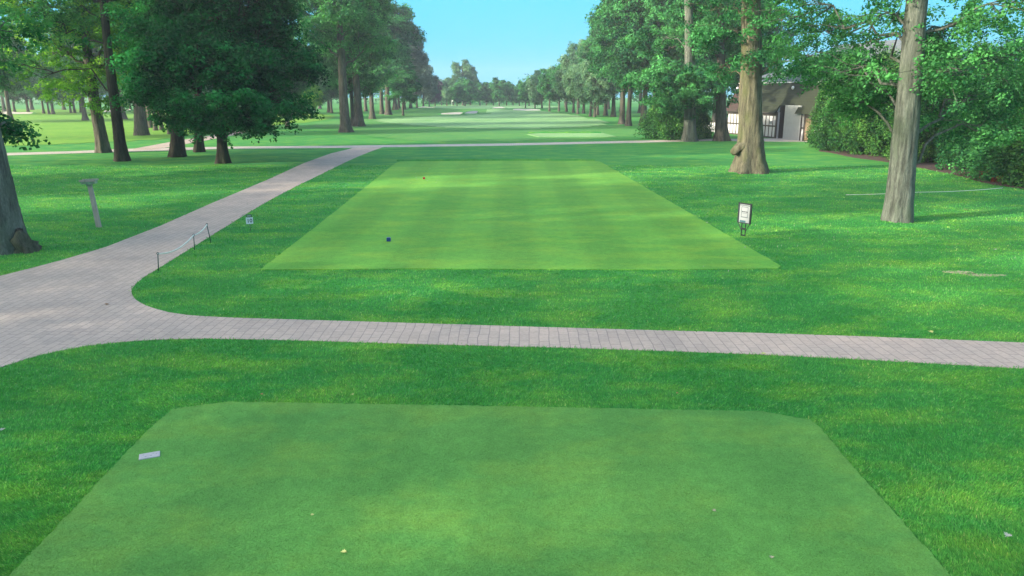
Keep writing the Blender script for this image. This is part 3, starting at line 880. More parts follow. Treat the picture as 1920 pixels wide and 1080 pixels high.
far_left = [(100, 214, 'mid2', 15, 1.0), (53, 212, 'mid1', 14, 1.1), (28, 212, 'mid2', 14, 1), (82, 213, 'mid1', 14, .9), (92, 214, 'mid2', 13, .8), (133, 212, 'mid1', 13, .9), (140, 212, 'mid2', 15, .9), (152, 211, 'mid1', 13, .9), (8, 209, 'tall1', 20, 1.1), (245, 208, 'mid2', 13, 1.0), (175, 206, 'tall2', 18, 1), (215, 205, 'tall1', 17, 1), (120, 206, 'tall1', 19, 1.2), (60, 206, 'tall2', 19, 1.2), (330, 208, 'tall2', 18, 1.1), (-40, 216, 'tall1', 19, 1), (-100, 230, 'tall2', 20, 1)]
for i, (px, py, k, H, w) in enumerate(far_left):
    put(k, g(px, py), H, '%s of the hazy trees across the left fairway' % ORD[i], 'hazy trees across the left fairway', wide=w)
# trees overhead behind the left group that close the view to the sky
over_left = [(-60, 262, 'tall1', 20, 1.0), (160, 226, 'tall2', 20, 1.0), (232, 224, 'tall1', 22, 1.1), (20, 226, 'tall1', 20, 1)]
for i, (px, py, k, H, w) in enumerate(over_left):
    put(k, g(px, py), H, '%s tree of the open group between the left trunks and the left fairway' % ORD[i], 'trees of the open left group', wide=w)
# far tree line closing the hole
farline = [(838, 198.5, 'far1', 12, .9, M_leafhaze), (850, 197.5, 'far2', 11, .9, None), (868, 198, 'tall2', 19.5, .85, M_leafhaze), (882, 197.5, 'tall1', 18, .75, M_leafhaze), (872, 199.5, 'far1', 11.5, 1, None), (900, 198, 'far2', 11, 1, None), (857, 199.5, 'far1', 9, .9, None),
           (912, 197.5, 'far1', 10, .9, None), (936, 199.5, 'far2', 11.5, 1, None), (950, 198, 'far1', 10.5, .9, None), (962, 198, 'far2', 9, .9, None), (974, 199, 'far1', 9, .9, None), (925, 198, 'far1', 9.5, .9, None), (992, 199, 'far2', 10.5, .9, M_leafhaze), (828, 197.5, 'far2', 10.5, .9, None)]
for i, (px, py, k, H, w, ml) in enumerate(farline):
    put(k, g(px, py), H, '%s of the hazy trees closing the far end of the hole' % ORD[i], 'hazy trees closing the hole', mleaf=ml, wide=w)
for o in list(PR.values()):          # prototypes that stand nowhere are taken out; their copies keep the meshes
    for ch in list(o.children): bpy.data.objects.remove(ch)
    bpy.data.objects.remove(o)

# ---------------------------------------------------------------- far woodland mass (one stuff object)
cs = []; rs = []
r = np.random.default_rng(77)
for k in range(1500):
    a = r.uniform(-1.0, 1.0)
    Y = r.uniform(345, 400)
    x = a * 420
    hgt = 9.5 + 2.5 * math.sin(x * 0.05) + 1.6 * math.sin(x * 0.13 + 1)
    if abs(x) > 45: hgt += 8
    cs.append((x, Y, r.random() ** 0.7 * hgt)); rs.append(r.uniform(2.2, 3.8))
V_, t_ = leaf_cloud(cs, rs, 34, 1.1, 5, flat=0.8)
nn = len(V_) // 4
o = link_mesh('far_wood', np_mesh('far_wood', V_, quads=np.arange(nn * 4).reshape(-1, 4), attr=t_), mat=M_leaf)
tag(o, 'far hazy wood closing the view beyond the course', 'wood', kind='stuff')

# ---------------------------------------------------------------- shrubs and hedge trees
def shrub(name, loc, H, rad, seed, label, cat, group, mleaf, nc=260, per=70, leaf=0.16, csize=0.55, cone=0.0):
    r = np.random.default_rng(seed)
    root = empty(name, (loc[0], loc[1], 0)); tag(root, label, cat, group)
    z = r.random(nc) ** 0.9
    prof = np.sqrt(np.clip(1 - (z * 0.95) ** 2.4, 0.03, 1)) * (1 - cone * z)
    prof *= 0.84 + 0.16 * np.clip(z * 6, 0, 1)
    a = r.random(nc) * 2 * PI
    lump = 1 + 0.16 * np.sin(3 * a + seed) + 0.12 * np.sin(5 * a + z * 6 + seed * 2)
    q = rad * prof * (0.55 + 0.5 * r.random(nc) ** 0.4) * lump
    c = np.stack([q * np.cos(a), q * np.sin(a), 0.25 + z * (H - 0.3)], 1)
    V, t = leaf_cloud(c, csize * (0.6 + 0.8 * r.random(nc)), per, leaf, seed + 1, flat=1.1, droop=0.4)
    n = len(V) // 4
    link_mesh('foliage', np_mesh(name + '_foliage', V, quads=np.arange(n * 4).reshape(-1, 4), attr=t), root, mleaf)
    st = []
    for k in range(7):
        aa = r.uniform(0, 6.28); rr_ = rad * r.uniform(0.2, 0.6)
        st.append((bez((0.1 * math.cos(aa), 0.1 * math.sin(aa), 0), (rr_ * math.cos(aa), rr_ * math.sin(aa), H * r.uniform(0.4, 0.8)), 0.1, 6, r), np.linspace(0.06, 0.015, 6)))
    V, Q = tubes_np(st, 6)
    link_mesh('stems', np_mesh(name + '_stems', V, quads=Q, smooth=True), root, M_barkdark)
    return root
P = g(1268, 262)
shrub('round_shrub', (P[0], P[1] + 1.5), 5.6, 2.9, 31, 'big dark dome-shaped shrub round the foot of a trunk where the pale path ends', 'shrub', None, M_cedar, 420, 70, 0.17, 0.62)
P = g(1310, 262)
shrub('round_shrub', (P[0], P[1] + 2.5), 4.0, 1.6, 32, 'smaller dark shrub right of the dome-shaped one, left of the timbered building', 'shrub', None, M_cedar, 200, 70, 0.17, 0.6)
hedge = [(1553, 279, 6.0, 1.5, .45), (1580, 284, 5.6, 1.6, .3), (1612, 289, 6.4, 1.7, .5), (1650, 293, 5.6, 1.6, .3), (1690, 296, 6.2, 1.8, .4), (1722, 306, 5.2, 1.5, .3), (1752, 306, 6.0, 1.7, .3), (1790, 300, 5.8, 1.8, .3),
         (1830, 322, 5.4, 1.5, .2), (1880, 334, 6.0, 1.7, .2), (1915, 345, 5.4, 1.6, .2), (1965, 352, 5.4, 1.8, .2), (1600, 268, 8.5, 2.2, .4), (1660, 272, 9, 2.4, .4), (1720, 276, 9, 2.4, .4), (1780, 280, 9, 2.4, .4), (1840, 290, 9, 2.4, .4), (1900, 300, 9, 2.4, .4), (1975, 320, 9, 2.4, .4)]
hl = ['cedar shrub at the left end of the hedge, against the timbered building'] + ['%s cedar shrub from the left end of the hedge bordering the mulch bed' % ORD[i] for i in range(1, 8)] + \
     ['shrub behind the red-leaved plants at the right of the mulch bed', 'shrub just right of the red-leaved plants', 'shrub at the right edge of the picture by the rope end', 'shrub beyond the right picture edge'] + ['%s tall dark evergreen from the left behind the hedge' % ORD[i] for i in range(7)]
for i, (px, py, H, rad, cone) in enumerate(hedge):
    P = g(px, py)
    shrub('cedar_shrub' if i < 12 else 'tall_evergreen', (P[0], P[1] + rad * 0.8), H, rad, 60 + i, hl[i], 'shrub', 'hedge shrubs along the mulch bed' if i < 12 else 'tall evergreens behind the hedge', M_cedar if i not in (8, 9, 10) else M_leaf, 230 if i < 12 else 300, 70, 0.15, 0.5 if i < 12 else 0.75, cone)
# red-leaved bedding plants
M_red = leaf_mat('red_leaves', (0.20, 0.03, 0.025), (0.42, 0.09, 0.06), (0.5, 0.2, 0.12), transl=0.2)
for i, (px, py) in enumerate([(1842, 334), (1858, 338), (1872, 342)]):
    P = g(px, py)
    r = np.random.default_rng(90 + i)
    c = np.stack([r.normal(0, .14, 8), r.normal(0, .14, 8), r.uniform(.1, .38, 8)], 1)
    V_, t_ = leaf_cloud(c, np.full(8, 0.17), 26, 0.09, 95 + i)
    n = len(V_) // 4
    root = empty('bedding_plant', (P[0], P[1], 0)); tag(root, ['left', 'middle', 'right'][i] + ' one of three small red-leaved plants on the mulch bed', 'plant', 'red-leaved plants on the mulch')
    link_mesh('foliage', np_mesh('red_foliage', V_, quads=np.arange(n * 4).reshape(-1, 4), attr=t_), root, M_red)
    V_, Q_ = tubes_np([(bez((0, 0, 0), tuple(c[k]), 0.02, 4), np.linspace(0.008, 0.004, 4)) for k in range(8)], 5)
    link_mesh('stems', np_mesh('red_stems', V_, quads=Q_), root, M_barkdark)

# ---------------------------------------------------------------- trees left of the view that shade the tees
shade = [(-36, 4, 22, 0), (-42, 22, 24, 1), (-42, 38, 22, 0), (-38, -14, 24, 1), (-56, 10, 27, 0), (-54, 50, 24, 1), (-60, 30, 26, 0), (-56, -12, 27, 1), (-44, -30, 25, 0), (-72, 0, 28, 0)]
first = {}
for i, (x, y, H, k) in enumerate(shade):
    lab = 'tall shade tree standing left of the path beyond the picture edge'
    if k not in first:
        first[k] = build_tree('shade_tree', (x, y), lab, 'tree', 'shade trees left of the picture', 21, 6, 6.2, 0.5, 1200 + k, 170, 60, 0.38, (0, 0), M_leaf, M_bark, False, 1.3)
    else:
        copy_tree(first[k], (x, y), i * 1.3, H / 21, lab, 'tree', 'shade trees left of the picture')

exec_blocks = True
# ---------------------------------------------------------------- timbered building
M_timber = simple('dark_timber', (0.055, 0.045, 0.035), 0.8, 0.3, 10)
M_plaster = simple('white_plaster', (0.50, 0.50, 0.49), 0.85, 0.06, 2.5)
M_doorgrey = simple('pale_grey_door', (0.34, 0.35, 0.33), 0.6, 0.07, 2)
M_doorbrown = simple('brown_door', (0.22, 0.15, 0.09), 0.6, 0.2, 5)
def roof_mat(name, base, moss, mossy):
    m, nt, b = nmat(name)
    p = opos(nt)
    w = N(nt, 'ShaderNodeTexWave', wave_type='BANDS', bands_direction='Z', wave_profile='SAW')
    w.inputs['Scale'].default_value = 1.15; w.inputs['Distortion'].default_value = 0.4
    L(nt, p, w.inputs[0])
    n = noise(nt, p, 0.55, 5, 0.65, stretch=(1, 1, 0.4)); n2 = noise(nt, p, 7, 4, 0.7, stretch=(1, 1, 2))
    # moss spreads over the courses towards one end of the roof
    sx = N(nt, 'ShaderNodeSeparateXYZ'); L(nt, p, sx.inputs[0])
    ad = N(nt, 'ShaderNodeMath', operation='MULTIPLY_ADD'); L(nt, sx.outputs[0], ad.inputs[0]); ad.inputs[1].default_value = 0.07; ad.inputs[2].default_value = mossy
    a2 = N(nt, 'ShaderNodeMath', operation='ADD'); L(nt, ad.outputs[0], a2.inputs[0]); L(nt, n, a2.inputs[1])
    c = mixc(nt, ramp(nt, a2.outputs[0], [(0.62, g1(0)), (0.85, g1(1))]), base, moss)
    c = mixc(nt, 1.0, c, ramp(nt, n2, [(0.3, g1(0.7)), (0.7, g1(1.3))]), 'MULTIPLY')
    c = mixc(nt, 1.0, c, ramp(nt, w.outputs['Fac'], [(0.0, g1(0.5)), (0.25, g1(1.0)), (1, g1(1.1))]), 'MULTIPLY')
    L(nt, c, b.inputs['Base Color']); b.inputs['Roughness'].default_value = 0.85
    bump(nt, b, w.outputs['Fac'], 0.8, 0.03)
    return m
M_roof = roof_mat('mossy_shingles', (0.062, 0.030, 0.027), (0.020, 0.027, 0.008), 0.12)
M_roofgrey = roof_mat('grey_slates', (0.10, 0.12, 0.13), (0.10, 0.12, 0.10), -0.3)

A = g(1362, 250.5); B = g(1520, 266)
bang = math.atan2(B[1] - A[1], B[0] - A[0])
blen = math.hypot(B[0] - A[0], B[1] - A[1])
root = empty('timbered_building', (A[0], A[1], 0), bang)
tag(root, 'white half-timbered building with a steep brown mossy roof behind the right-hand trunks', 'building')
# local x runs along the front from its left end towards the right; local -y (towards the camera side) is outside
def sx(px):   # where a photograph column meets the front, as distance along the wall
    dx, dy = B[0] - A[0], B[1] - A[1]
    u = (px - 960) / FPX
    # ray x = k*Y with pitch corrected near the wall base height
    d = ray(px, 235)
    k = d[0] / d[1]
    t = (k * A[1] - A[0]) / (dx - k * dy)
    return t * blen
EAVE, RIDGE = 2.95, 6.15
DEPTH = 9.0
x_open0, x_door0, x_door1, x_end = sx(1457), sx(1469), sx(1501), sx(1580)
OUT = -1.0
def wbox(mb, x0, x1, y0, y1, z0, z1): mb.box(x0, x1, min(y0, y1), max(y0, y1), z0, z1)
m = MB()
wbox(m, 0, x_open0, 0, 0.25, 0, EAVE)
wbox(m, 0, 0.25, 0.25, DEPTH, 0, EAVE)
wbox(m, x_door1, x_end, 0, 0.25, 0, EAVE)
wbox(m, x_end - 0.25, x_end, 0.25, DEPTH, 0, EAVE)
wbox(m, 0.25, x_end - 0.25, DEPTH - 0.25, DEPTH, 0, EAVE)
m.build('wall', M_plaster, root)
m = MB(); wbox(m, x_open0, x_door1, 1.9, 2.05, 0, 3.8); wbox(m, x_open0 - 0.1, x_open0, 0.25, 1.9, 0, 3.8)
m.build('recess_wall', M_timber, root)
# timber framing standing proud of the plaster, every post a part
def post(x, w=0.09, z0=0.0, z1=EAVE, y=-0.05):
    mm = MB(); wbox(mm, x - w / 2, x + w / 2, y, -0.003, z0, z1); mm.build('timber_post', M_timber, root)
npost = 15
for k in range(npost + 1):
    x = 0.10 + (x_open0 - 0.25) * k / npost
    post(x, 0.10 if k % 3 else 0.14, 0.0, 2.5)
for (zz, hh) in ((0.0, 0.16), (1.28, 0.16), (2.5, 0.42)):
    mm = MB(); wbox(mm, 0.0, x_open0, -0.075, -0.052, zz, zz + hh); mm.build('timber_rail', M_timber, root)
post(x_open0 - 0.12, 0.28, 0, EAVE, -0.09)
# pale sliding door and frame
mm = MB(); wbox(mm, x_door0, x_door1 - 0.15, 0.02, 0.12, 0.02, 3.72)
dr = mm.build('large_door', M_doorgrey, root); dr['label'] = 'tall pale grey door'
for k in range(1, 6):
    mm = MB(); wbox(mm, x_door0 + 0.03, x_door1 - 0.2, 0.005, 0.018, 0.62 * k, 0.62 * k + 0.025); mm.build('panel_joint', M_doorgrey, dr)
mm = MB(); wbox(mm, x_door1 - 0.15, x_door1 + 0.05, -0.06, 0.0, 0, EAVE); mm.build('door_jamb', M_plaster, root)
mm = MB(); wbox(mm, x_door1 + 0.05, x_door1 + 0.22, -0.08, -0.003, 0, EAVE); wbox(mm, x_door1 + 0.62, x_door1 + 0.85, -0.08, -0.003, 0, EAVE); wbox(mm, x_door1 + 0.22, x_door1 + 0.62, -0.08, -0.003, 1.3, 1.45); wbox(mm, x_door1 + 0.85, x_door1 + 2.0, -0.08, -0.003, 2.45, EAVE); wbox(mm, x_door1 + 2.0, x_door1 + 2.2, -0.08, -0.003, 0, EAVE)
mm.build('door_frame', M_timber, root)
mm = MB(); wbox(mm, x_door1 + 0.88, x_door1 + 1.97, -0.04, -0.003, 0.05, 2.42); bd = mm.build('side_door', M_doorbrown, root)
mm = MB(); mm.tube([(x_door1 + 1.05, -0.05, 1.05), (x_door1 + 1.05, -0.11, 1.05), (x_door1 + 1.17, -0.11, 1.05)], 0.015, 6); mm.build('handle', M_doorgrey, bd)
# roof: steep slope along the front with a notch over the large door
def slope(x0, x1, ez, name, ov=0.35, x_top0=None, x_top1=None, mat=M_roof):
    t0 = x0 if x_top0 is None else x_top0; t1 = x1 if x_top1 is None else x_top1
    k = (RIDGE - EAVE) / 1.9
    y_e = -ov + (ez - (EAVE - 0.0)) / k
    th = 0.16
    v = [(x0, y_e, ez - 0.05), (x1, y_e, ez - 0.05), (t1, 1.9 - ov, RIDGE), (t0, 1.9 - ov, RIDGE),
         (x0, y_e + th, ez - 0.05), (x1, y_e + th, ez - 0.05), (t1, 1.9 - ov + th, RIDGE - 0.02), (t0, 1.9 - ov + th, RIDGE - 0.02)]
    mm = MB(); mm.add(v, [(0, 1, 2, 3), (4, 7, 6, 5), (0, 4, 5, 1), (1, 5, 6, 2), (2, 6, 7, 3), (3, 7, 4, 0)])
    return mm.build(name, mat, root)
s1 = slope(-0.3, x_open0 - 0.02, EAVE - 0.06, 'roof')
slope(x_open0 - 0.02, x_door1 - 0.75, 3.72, 'roof')
slope(x_door1 - 0.75, x_end + 0.3, EAVE - 0.06, 'roof')
mm = MB(); mm.add([(-0.3, 1.57, RIDGE), (x_end + 0.3, 1.57, RIDGE), (x_end + 0.3, 5.5, RIDGE + 1.3), (-0.3, 5.5, RIDGE + 1.3), (-0.3, DEPTH + 0.3, RIDGE - 0.2), (x_end + 0.3, DEPTH + 0.3, RIDGE - 0.2)], [(0, 1, 2, 3), (3, 2, 5, 4)])
mm.build('roof_top', M_roofgrey, root)
mm = MB(); mm.add([(-0.28, -0.3, EAVE), (-0.28, 1.56, RIDGE - 0.02), (-0.28, 5.5, RIDGE + 1.25), (-0.28, DEPTH + .28, RIDGE - .25), (-0.28, DEPTH + 0.28, EAVE)], [(0, 1, 2, 3, 4)]); mm.build('gable', M_plaster, root)
mm = MB(); wbox(mm, -0.32, x_open0 - 0.04, -0.43, -0.36, EAVE - 0.16, EAVE - 0.07); mm.build('gutter', M_timber, root)
mm = MB(); wbox(mm, -0.35, x_end + 0.3, 1.45, 1.56, RIDGE + 0.01, RIDGE + 0.12); mm.build('ridge_board', M_plaster, root)
# round lamps at the top of the slope
for px in (1362 + 2, 1465):
    xx = sx(px)
    mm = MB(); 
    vs = []; fs = []
    for i in range(7):
        for k in range(10):
            a = 2 * PI * k / 10; b_ = -PI / 2 + PI * i / 6
            vs.append((xx + 0.16 * math.cos(a) * math.cos(b_), 1.05 + 0.16 * math.sin(a) * math.cos(b_), RIDGE - 0.55 + 0.2 * math.sin(b_)))
    for i in range(6):
        for k in range(10): fs.append((i * 10 + k, i * 10 + (k + 1) % 10, (i + 1) * 10 + (k + 1) % 10, (i + 1) * 10 + k))
    mm.add(vs, fs).build('roof_lamp', M_white, root, True)
# lantern on the wall
mm = MB(); lx = sx(1451)
mm.tube([(lx, -0.10, 2.15), (lx, -0.42, 2.2), (lx, -0.42, 2.0)], 0.02, 6); wbox(mm, lx - 0.1, lx + 0.1, -0.52, -0.32, 1.6, 1.95)
mm.build('wall_lantern', M_doorgrey, root)

# low timbered wall to the left
A2 = g(1318, 245)
lw = empty('garden_wall', (A[0], A[1], 0), math.atan2(A2[1] - A[1], A2[0] - A[0]))
tag(lw, 'low white timber-striped wall running left from the building', 'wall')
wl = math.hypot(A2[0] - A[0], A2[1] - A[1])
MB().box(0.05, wl, -0.1, 0.12, 0, 1.25).build('panel', M_plaster, lw)
k = 0; x = 0.3
while x < wl:
    MB().box(x - 0.05, x + 0.05, 0.123, 0.16, 0, 1.25).build('timber_post', M_timber, lw); x += 0.62
MB().box(0.05, wl, -0.13, 0.19, 1.253, 1.36).build('cap', M_timber, lw)

# grey gable roof of the main house behind
hb = g(1560, 238)
hroot = empty('main_house', (hb[0] + 4, hb[1] + 6, 0), bang)
tag(hroot, 'large house with a grey slate roof glimpsed through leaves behind the timbered building', 'building')
MB().box(-10, 12, 0, 10, 0, 7).build('wall', M_plaster, hroot)
MB().add([(-10.5, -0.6, 6.9), (12.5, -0.6, 6.9), (12.5, 5, 13), (-10.5, 5, 13), (12.5, 10.6, 6.9), (-10.5, 10.6, 6.9)], [(0, 1, 2, 3), (3, 2, 4, 5)]).build('roof', M_roofgrey, hroot)
MB().add([(-10.02, 0, 7), (-10.02, 5, 12.6), (-10.02, 10, 7)], [(0, 1, 2)]).build('gable', M_roofgrey, hroot)
for xx in (-8, -4, 0, 4, 8):
    w_ = MB().box(xx - 0.6, xx + 0.6, -0.05, -0.003, 3.8, 5.6).build('window', simple('house_glass', (0.05, 0.07, 0.08), 0.15, 0.05), hroot)
    MB().box(xx - 0.7, xx + 0.7, -0.09, -0.052, 3.66, 3.78).build('sill', M_plaster, w_)

# ---------------------------------------------------------------- feeder post on the left
M_wood = simple('weathered_post', (0.36, 0.31, 0.26), 0.9, 0.25, 9, stretch=(3, 3, 0.4), bs=0.4)
M_feeder = simple('green_grey_box', (0.22, 0.33, 0.20), 0.8, 0.3, 9)
P = g(186, 426)
root = empty('box_post', (P[0], P[1], 0), 0.25)
tag(root, 'weathered wooden post topped with a shallow green box on the left lawn', 'post')
mm = MB()
v = []
for (z, s, dx) in ((-0.1, 0.085, 0.0), (0.9, 0.078, -0.07), (1.68, 0.072, -0.125)):
    v += [(dx - s, -s, z), (dx + s, -s, z), (dx + s, s, z), (dx - s, s, z)]
mm.add(v, [(0, 1, 5, 4), (1, 2, 6, 5), (2, 3, 7, 6), (3, 0, 4, 7), (4, 5, 9, 8), (5, 6, 10, 9), (6, 7, 11, 10), (7, 4, 8, 11), (8, 9, 10, 11)])
mm.build('post', M_wood, root)
MB().box(-0.37, 0.11, -0.2, 0.2, 1.683, 1.72).box(-0.37, -0.335, -0.2, 0.2, 1.723, 1.82).box(0.075, 0.11, -0.2, 0.2, 1.723, 1.82).box(-0.332, 0.072, -0.2, -0.165, 1.723, 1.82).box(-0.332, 0.072, 0.165, 0.2, 1.723, 1.82).build('tray', M_feeder, root)
MB().box(-0.41, 0.15, -0.24, -0.203, 1.78, 1.84).box(-0.41, 0.15, 0.203, 0.24, 1.78, 1.84).build('rim', M_wood, root)
MB().box(-0.20, -0.05, -0.15, 0.15, 1.60, 1.68).build('bracket', M_feeder, root)

# ---------------------------------------------------------------- rope barriers
M_stake = simple('green_iron', (0.03, 0.07, 0.045), 0.5, 0.1)
M_rope = simple('pale_rope', (0.80, 0.78, 0.66), 0.9, 0.1, 40)
def barrier(name, label, stakes, tops, sag, rr=0.009, order=None, sr=0.011):
    b0 = g(*stakes[0])
    root = empty(name, (b0[0], b0[1], 0)); tag(root, label, 'rope barrier')
    tp = []
    for s, t in zip(stakes, tops):
        P = g(*s)
        q = at(t[0], t[1], P[1])
        a = (P[0] - b0[0], P[1] - b0[1], -0.05); b = (q[0] - b0[0], q[1] - b0[1], q[2])
        m1 = MB(); m1.tube([a, b], sr, 8)
        ring = [(b[0] + 0.03 * math.cos(k * PI / 4), b[1], b[2] + 0.03 + 0.03 * math.sin(k * PI / 4)) for k in range(9)]
        m1.tube(ring, sr * 0.6, 6)
        m1.build('stake', M_stake, root, True)
        tp.append((b[0], b[1], b[2] + 0.02))
    for i in range(len(tp) - 1):
        a, b = Vector(tp[i]), Vector(tp[i + 1])
        pts = [a.lerp(b, t / 14) - Vector((0, 0, sag[i] * 4 * (t / 14) * (1 - t / 14))) for t in range(15)]
        MB().tube(pts, rr, 6).build('rope', M_rope, root, True)
    return root
barrier('rope_barrier', 'white rope strung on three green stakes along the edge of the brick path', [(297, 508), (365, 469), (396, 455)], [(296, 477), (363, 442), (388, 422)], [0.16, 0.07], 0.02, sr=0.016)
barrier('rope_barrier', 'pale rope low over the grass behind the nearest right tree', [(1586, 371), (1722, 371), (1880, 358)], [(1586, 366), (1722, 361), (1880, 353)], [0.02, 0.05], 0.014, sr=0.008)

# ---------------------------------------------------------------- writing helper
def text_mesh(txt, size, name, mat, parent, loc, rot, ext=0.002, bold=0.0):
    cu = bpy.data.curves.new(name, 'FONT')
    cu.body = txt; cu.size = size; cu.align_x = 'CENTER'; cu.align_y = 'CENTER'; cu.extrude = ext; cu.offset = bold
    tmp = bpy.data.objects.new('tmp', cu); COL.objects.link(tmp)
    dg = bpy.context.evaluated_depsgraph_get()
    me = bpy.data.meshes.new_from_object(tmp.evaluated_get(dg))
    bpy.data.objects.remove(tmp)
    me.materials.clear()
    o = link_mesh(name, me, parent, mat)
    o.location = loc; o.rotation_euler = rot
    return o
M_black = simple('black_paint', (0.012, 0.016, 0.018), 0.45, 0.1)
M_boardwhite = simple('board_white', (0.31, 0.32, 0.32), 0.5, 0.03)

# number marker
M_markwhite = simple('marker_white', (0.66, 0.67, 0.67), 0.5, 0.03)
P = g(469.5, 433)
root = empty('number_marker', (P[0], P[1], 0), 0.42)
tag(root, 'small white board reading 10 on a thin green stake beside the brick path', 'sign')
MB().tube([(0.012, 0, -0.05), (0, 0, 0.30)], 0.011, 8).build('stake', M_stake, root, True)
MB().bevbox(-0.125, 0.125, -0.02, 0.012, 0.27, 0.51, 0.004).build('board', M_markwhite, root)
text_mesh('10', 0.20, 'number', M_black, root, (0, -0.0225, 0.385), (PI / 2, 0, 0), 0.0015, 0.004)
MB().tube([(-0.075, 0, 0.53), (-0.095, 0, 0.57), (-0.085, 0, 0.61), (0.085, 0, 0.61), (0.095, 0, 0.57), (0.075, 0, 0.53), (-0.075, 0, 0.53)], 0.013, 6).tube([(0, 0, 0.505), (0, 0, 0.53)], 0.012, 6).build('top_frame', M_stake, root)
MB().box(-0.07, 0.07, -0.008, 0.008, 0.552, 0.588).build('top_plate', M_boardwhite, root)

# tee sign
P = g(1393, 443)
root = empty('tee_sign', (P[0], P[1], 0), -0.98)
tag(root, 'white information board in a black frame on two close legs beside the tee', 'sign')
W = 0.27; z0, z1 = 0.47, 1.20
fr = MB()
fr.box(-W - 0.02, -W + 0.04, -0.024, 0.024, z0, z1).box(W - 0.04, W + 0.02, -0.024, 0.024, z0, z1).box(-W + 0.04, W - 0.04, -0.02, 0.02, z1 - 0.045, z1).box(-W + 0.04, W - 0.04, -0.02, 0.02, z0, z0 + 0.03)
fr.build('frame', M_black, root)
bo = MB().box(-W + 0.041, W - 0.041, -0.008, 0.008, z0 + 0.031, z1 - 0.046).build('board', M_boardwhite, root)
M_bgrey = simple('board_grey', (0.10, 0.12, 0.13), 0.5, 0.05)
MB().box(-W + 0.04, W - 0.04, -0.0105, -0.0085, 1.10, 1.135).build('heading_strip', M_bgrey, bo)
o_ = MB()
zz0, zz1 = 0.68, 1.07
for a in ((-0.15, 0.15, zz1 - 0.02, zz1), (-0.15, 0.15, zz0, zz0 + 0.03), (-0.15, -0.13, zz0, zz1), (0.13, 0.15, zz0, zz1)):
    o_.box(a[0], a[1], -0.0125, -0.0107, a[2], a[3])
o_.build('panel_outline', M_bgrey, bo)
ln = MB()
for i, (a, b_) in enumerate(((-0.12, -0.05), (-0.035, 0.03), (0.045, 0.13))): ln.box(a, b_, -0.011, -0.0088, 0.875 + 0.004 * (i % 2), 0.905)
ln.box(-0.13, 0.13, -0.011, -0.0088, 0.835, 0.842)
ln.build('lettering', M_black, bo)
MB().box(-0.19, 0.07, -0.011, -0.0088, 0.505, 0.575).build('footer_block', simple('footer_blue', (0.03, 0.10, 0.12), 0.5), bo)
for s in (-1, 1):
    MB().tube([(s * 0.085, 0, -0.05), (s * 0.085, 0, z0 + 0.01)], 0.019, 6).build('leg', M_black, root)
    MB().tube([(s * (W - 0.015), 0, z0), (s * 0.095, 0, 0.20)], 0.014, 6).build('brace', M_black, root)
MB().box(-0.1, 0.1, -0.012, 0.012, 0.02, 0.06).build('foot_bar', M_black, root)
MB().box(-0.065, 0.065, -0.014, 0.014, 0.24, 0.31).build('cross_plate', M_black, root)

# tee markers and plaque
def marker(px, py, col, s, label, name):
    P = g(px, py)
    root = empty(name, (P[0], P[1], 0.028), 0.1); tag(root, label, 'tee marker')
    MB().bevbox(-s / 2, s / 2, -s / 2, s / 2, 0.012, s, s * 0.12).build('block', simple(name + '_paint', col, 0.35, 0.08), root)
    MB().tube([(0, 0, -0.04), (0, 0, 0.0125)], 0.01, 6).build('spike', M_stake, root)
marker(729, 454, (0.012, 0.045, 0.16), 0.14, 'small dark blue block marker on the middle tee', 'tee_marker')
marker(795, 337, (0.30, 0.02, 0.015), 0.13, 'small red block marker on the middle tee', 'tee_marker')
P = g(281, 858)
M_slab = simple('stone_plaque', (0.36, 0.36, 0.36), 0.6, 0.12, 30)
root = empty('yardage_plaque', (P[0], P[1], 0.028), 0.42)
tag(root, 'small pale stone plaque set flush in the near tee', 'plaque')
MB().bevbox(-0.135, 0.135, -0.085, 0.085, -0.03, 0.014, 0.004).build('slab', M_slab, root)
mk = MB()
for (a, b_) in ((-0.08, 0.03), (0.02, -0.03), (0.05, 0.035), (-0.05, -0.035), (0.09, 0.0)): mk.box(a - 0.012, a + 0.012, b_ - 0.004, b_ + 0.004, 0.0143, 0.0155)
mk.build('engraving', M_bgrey, root)

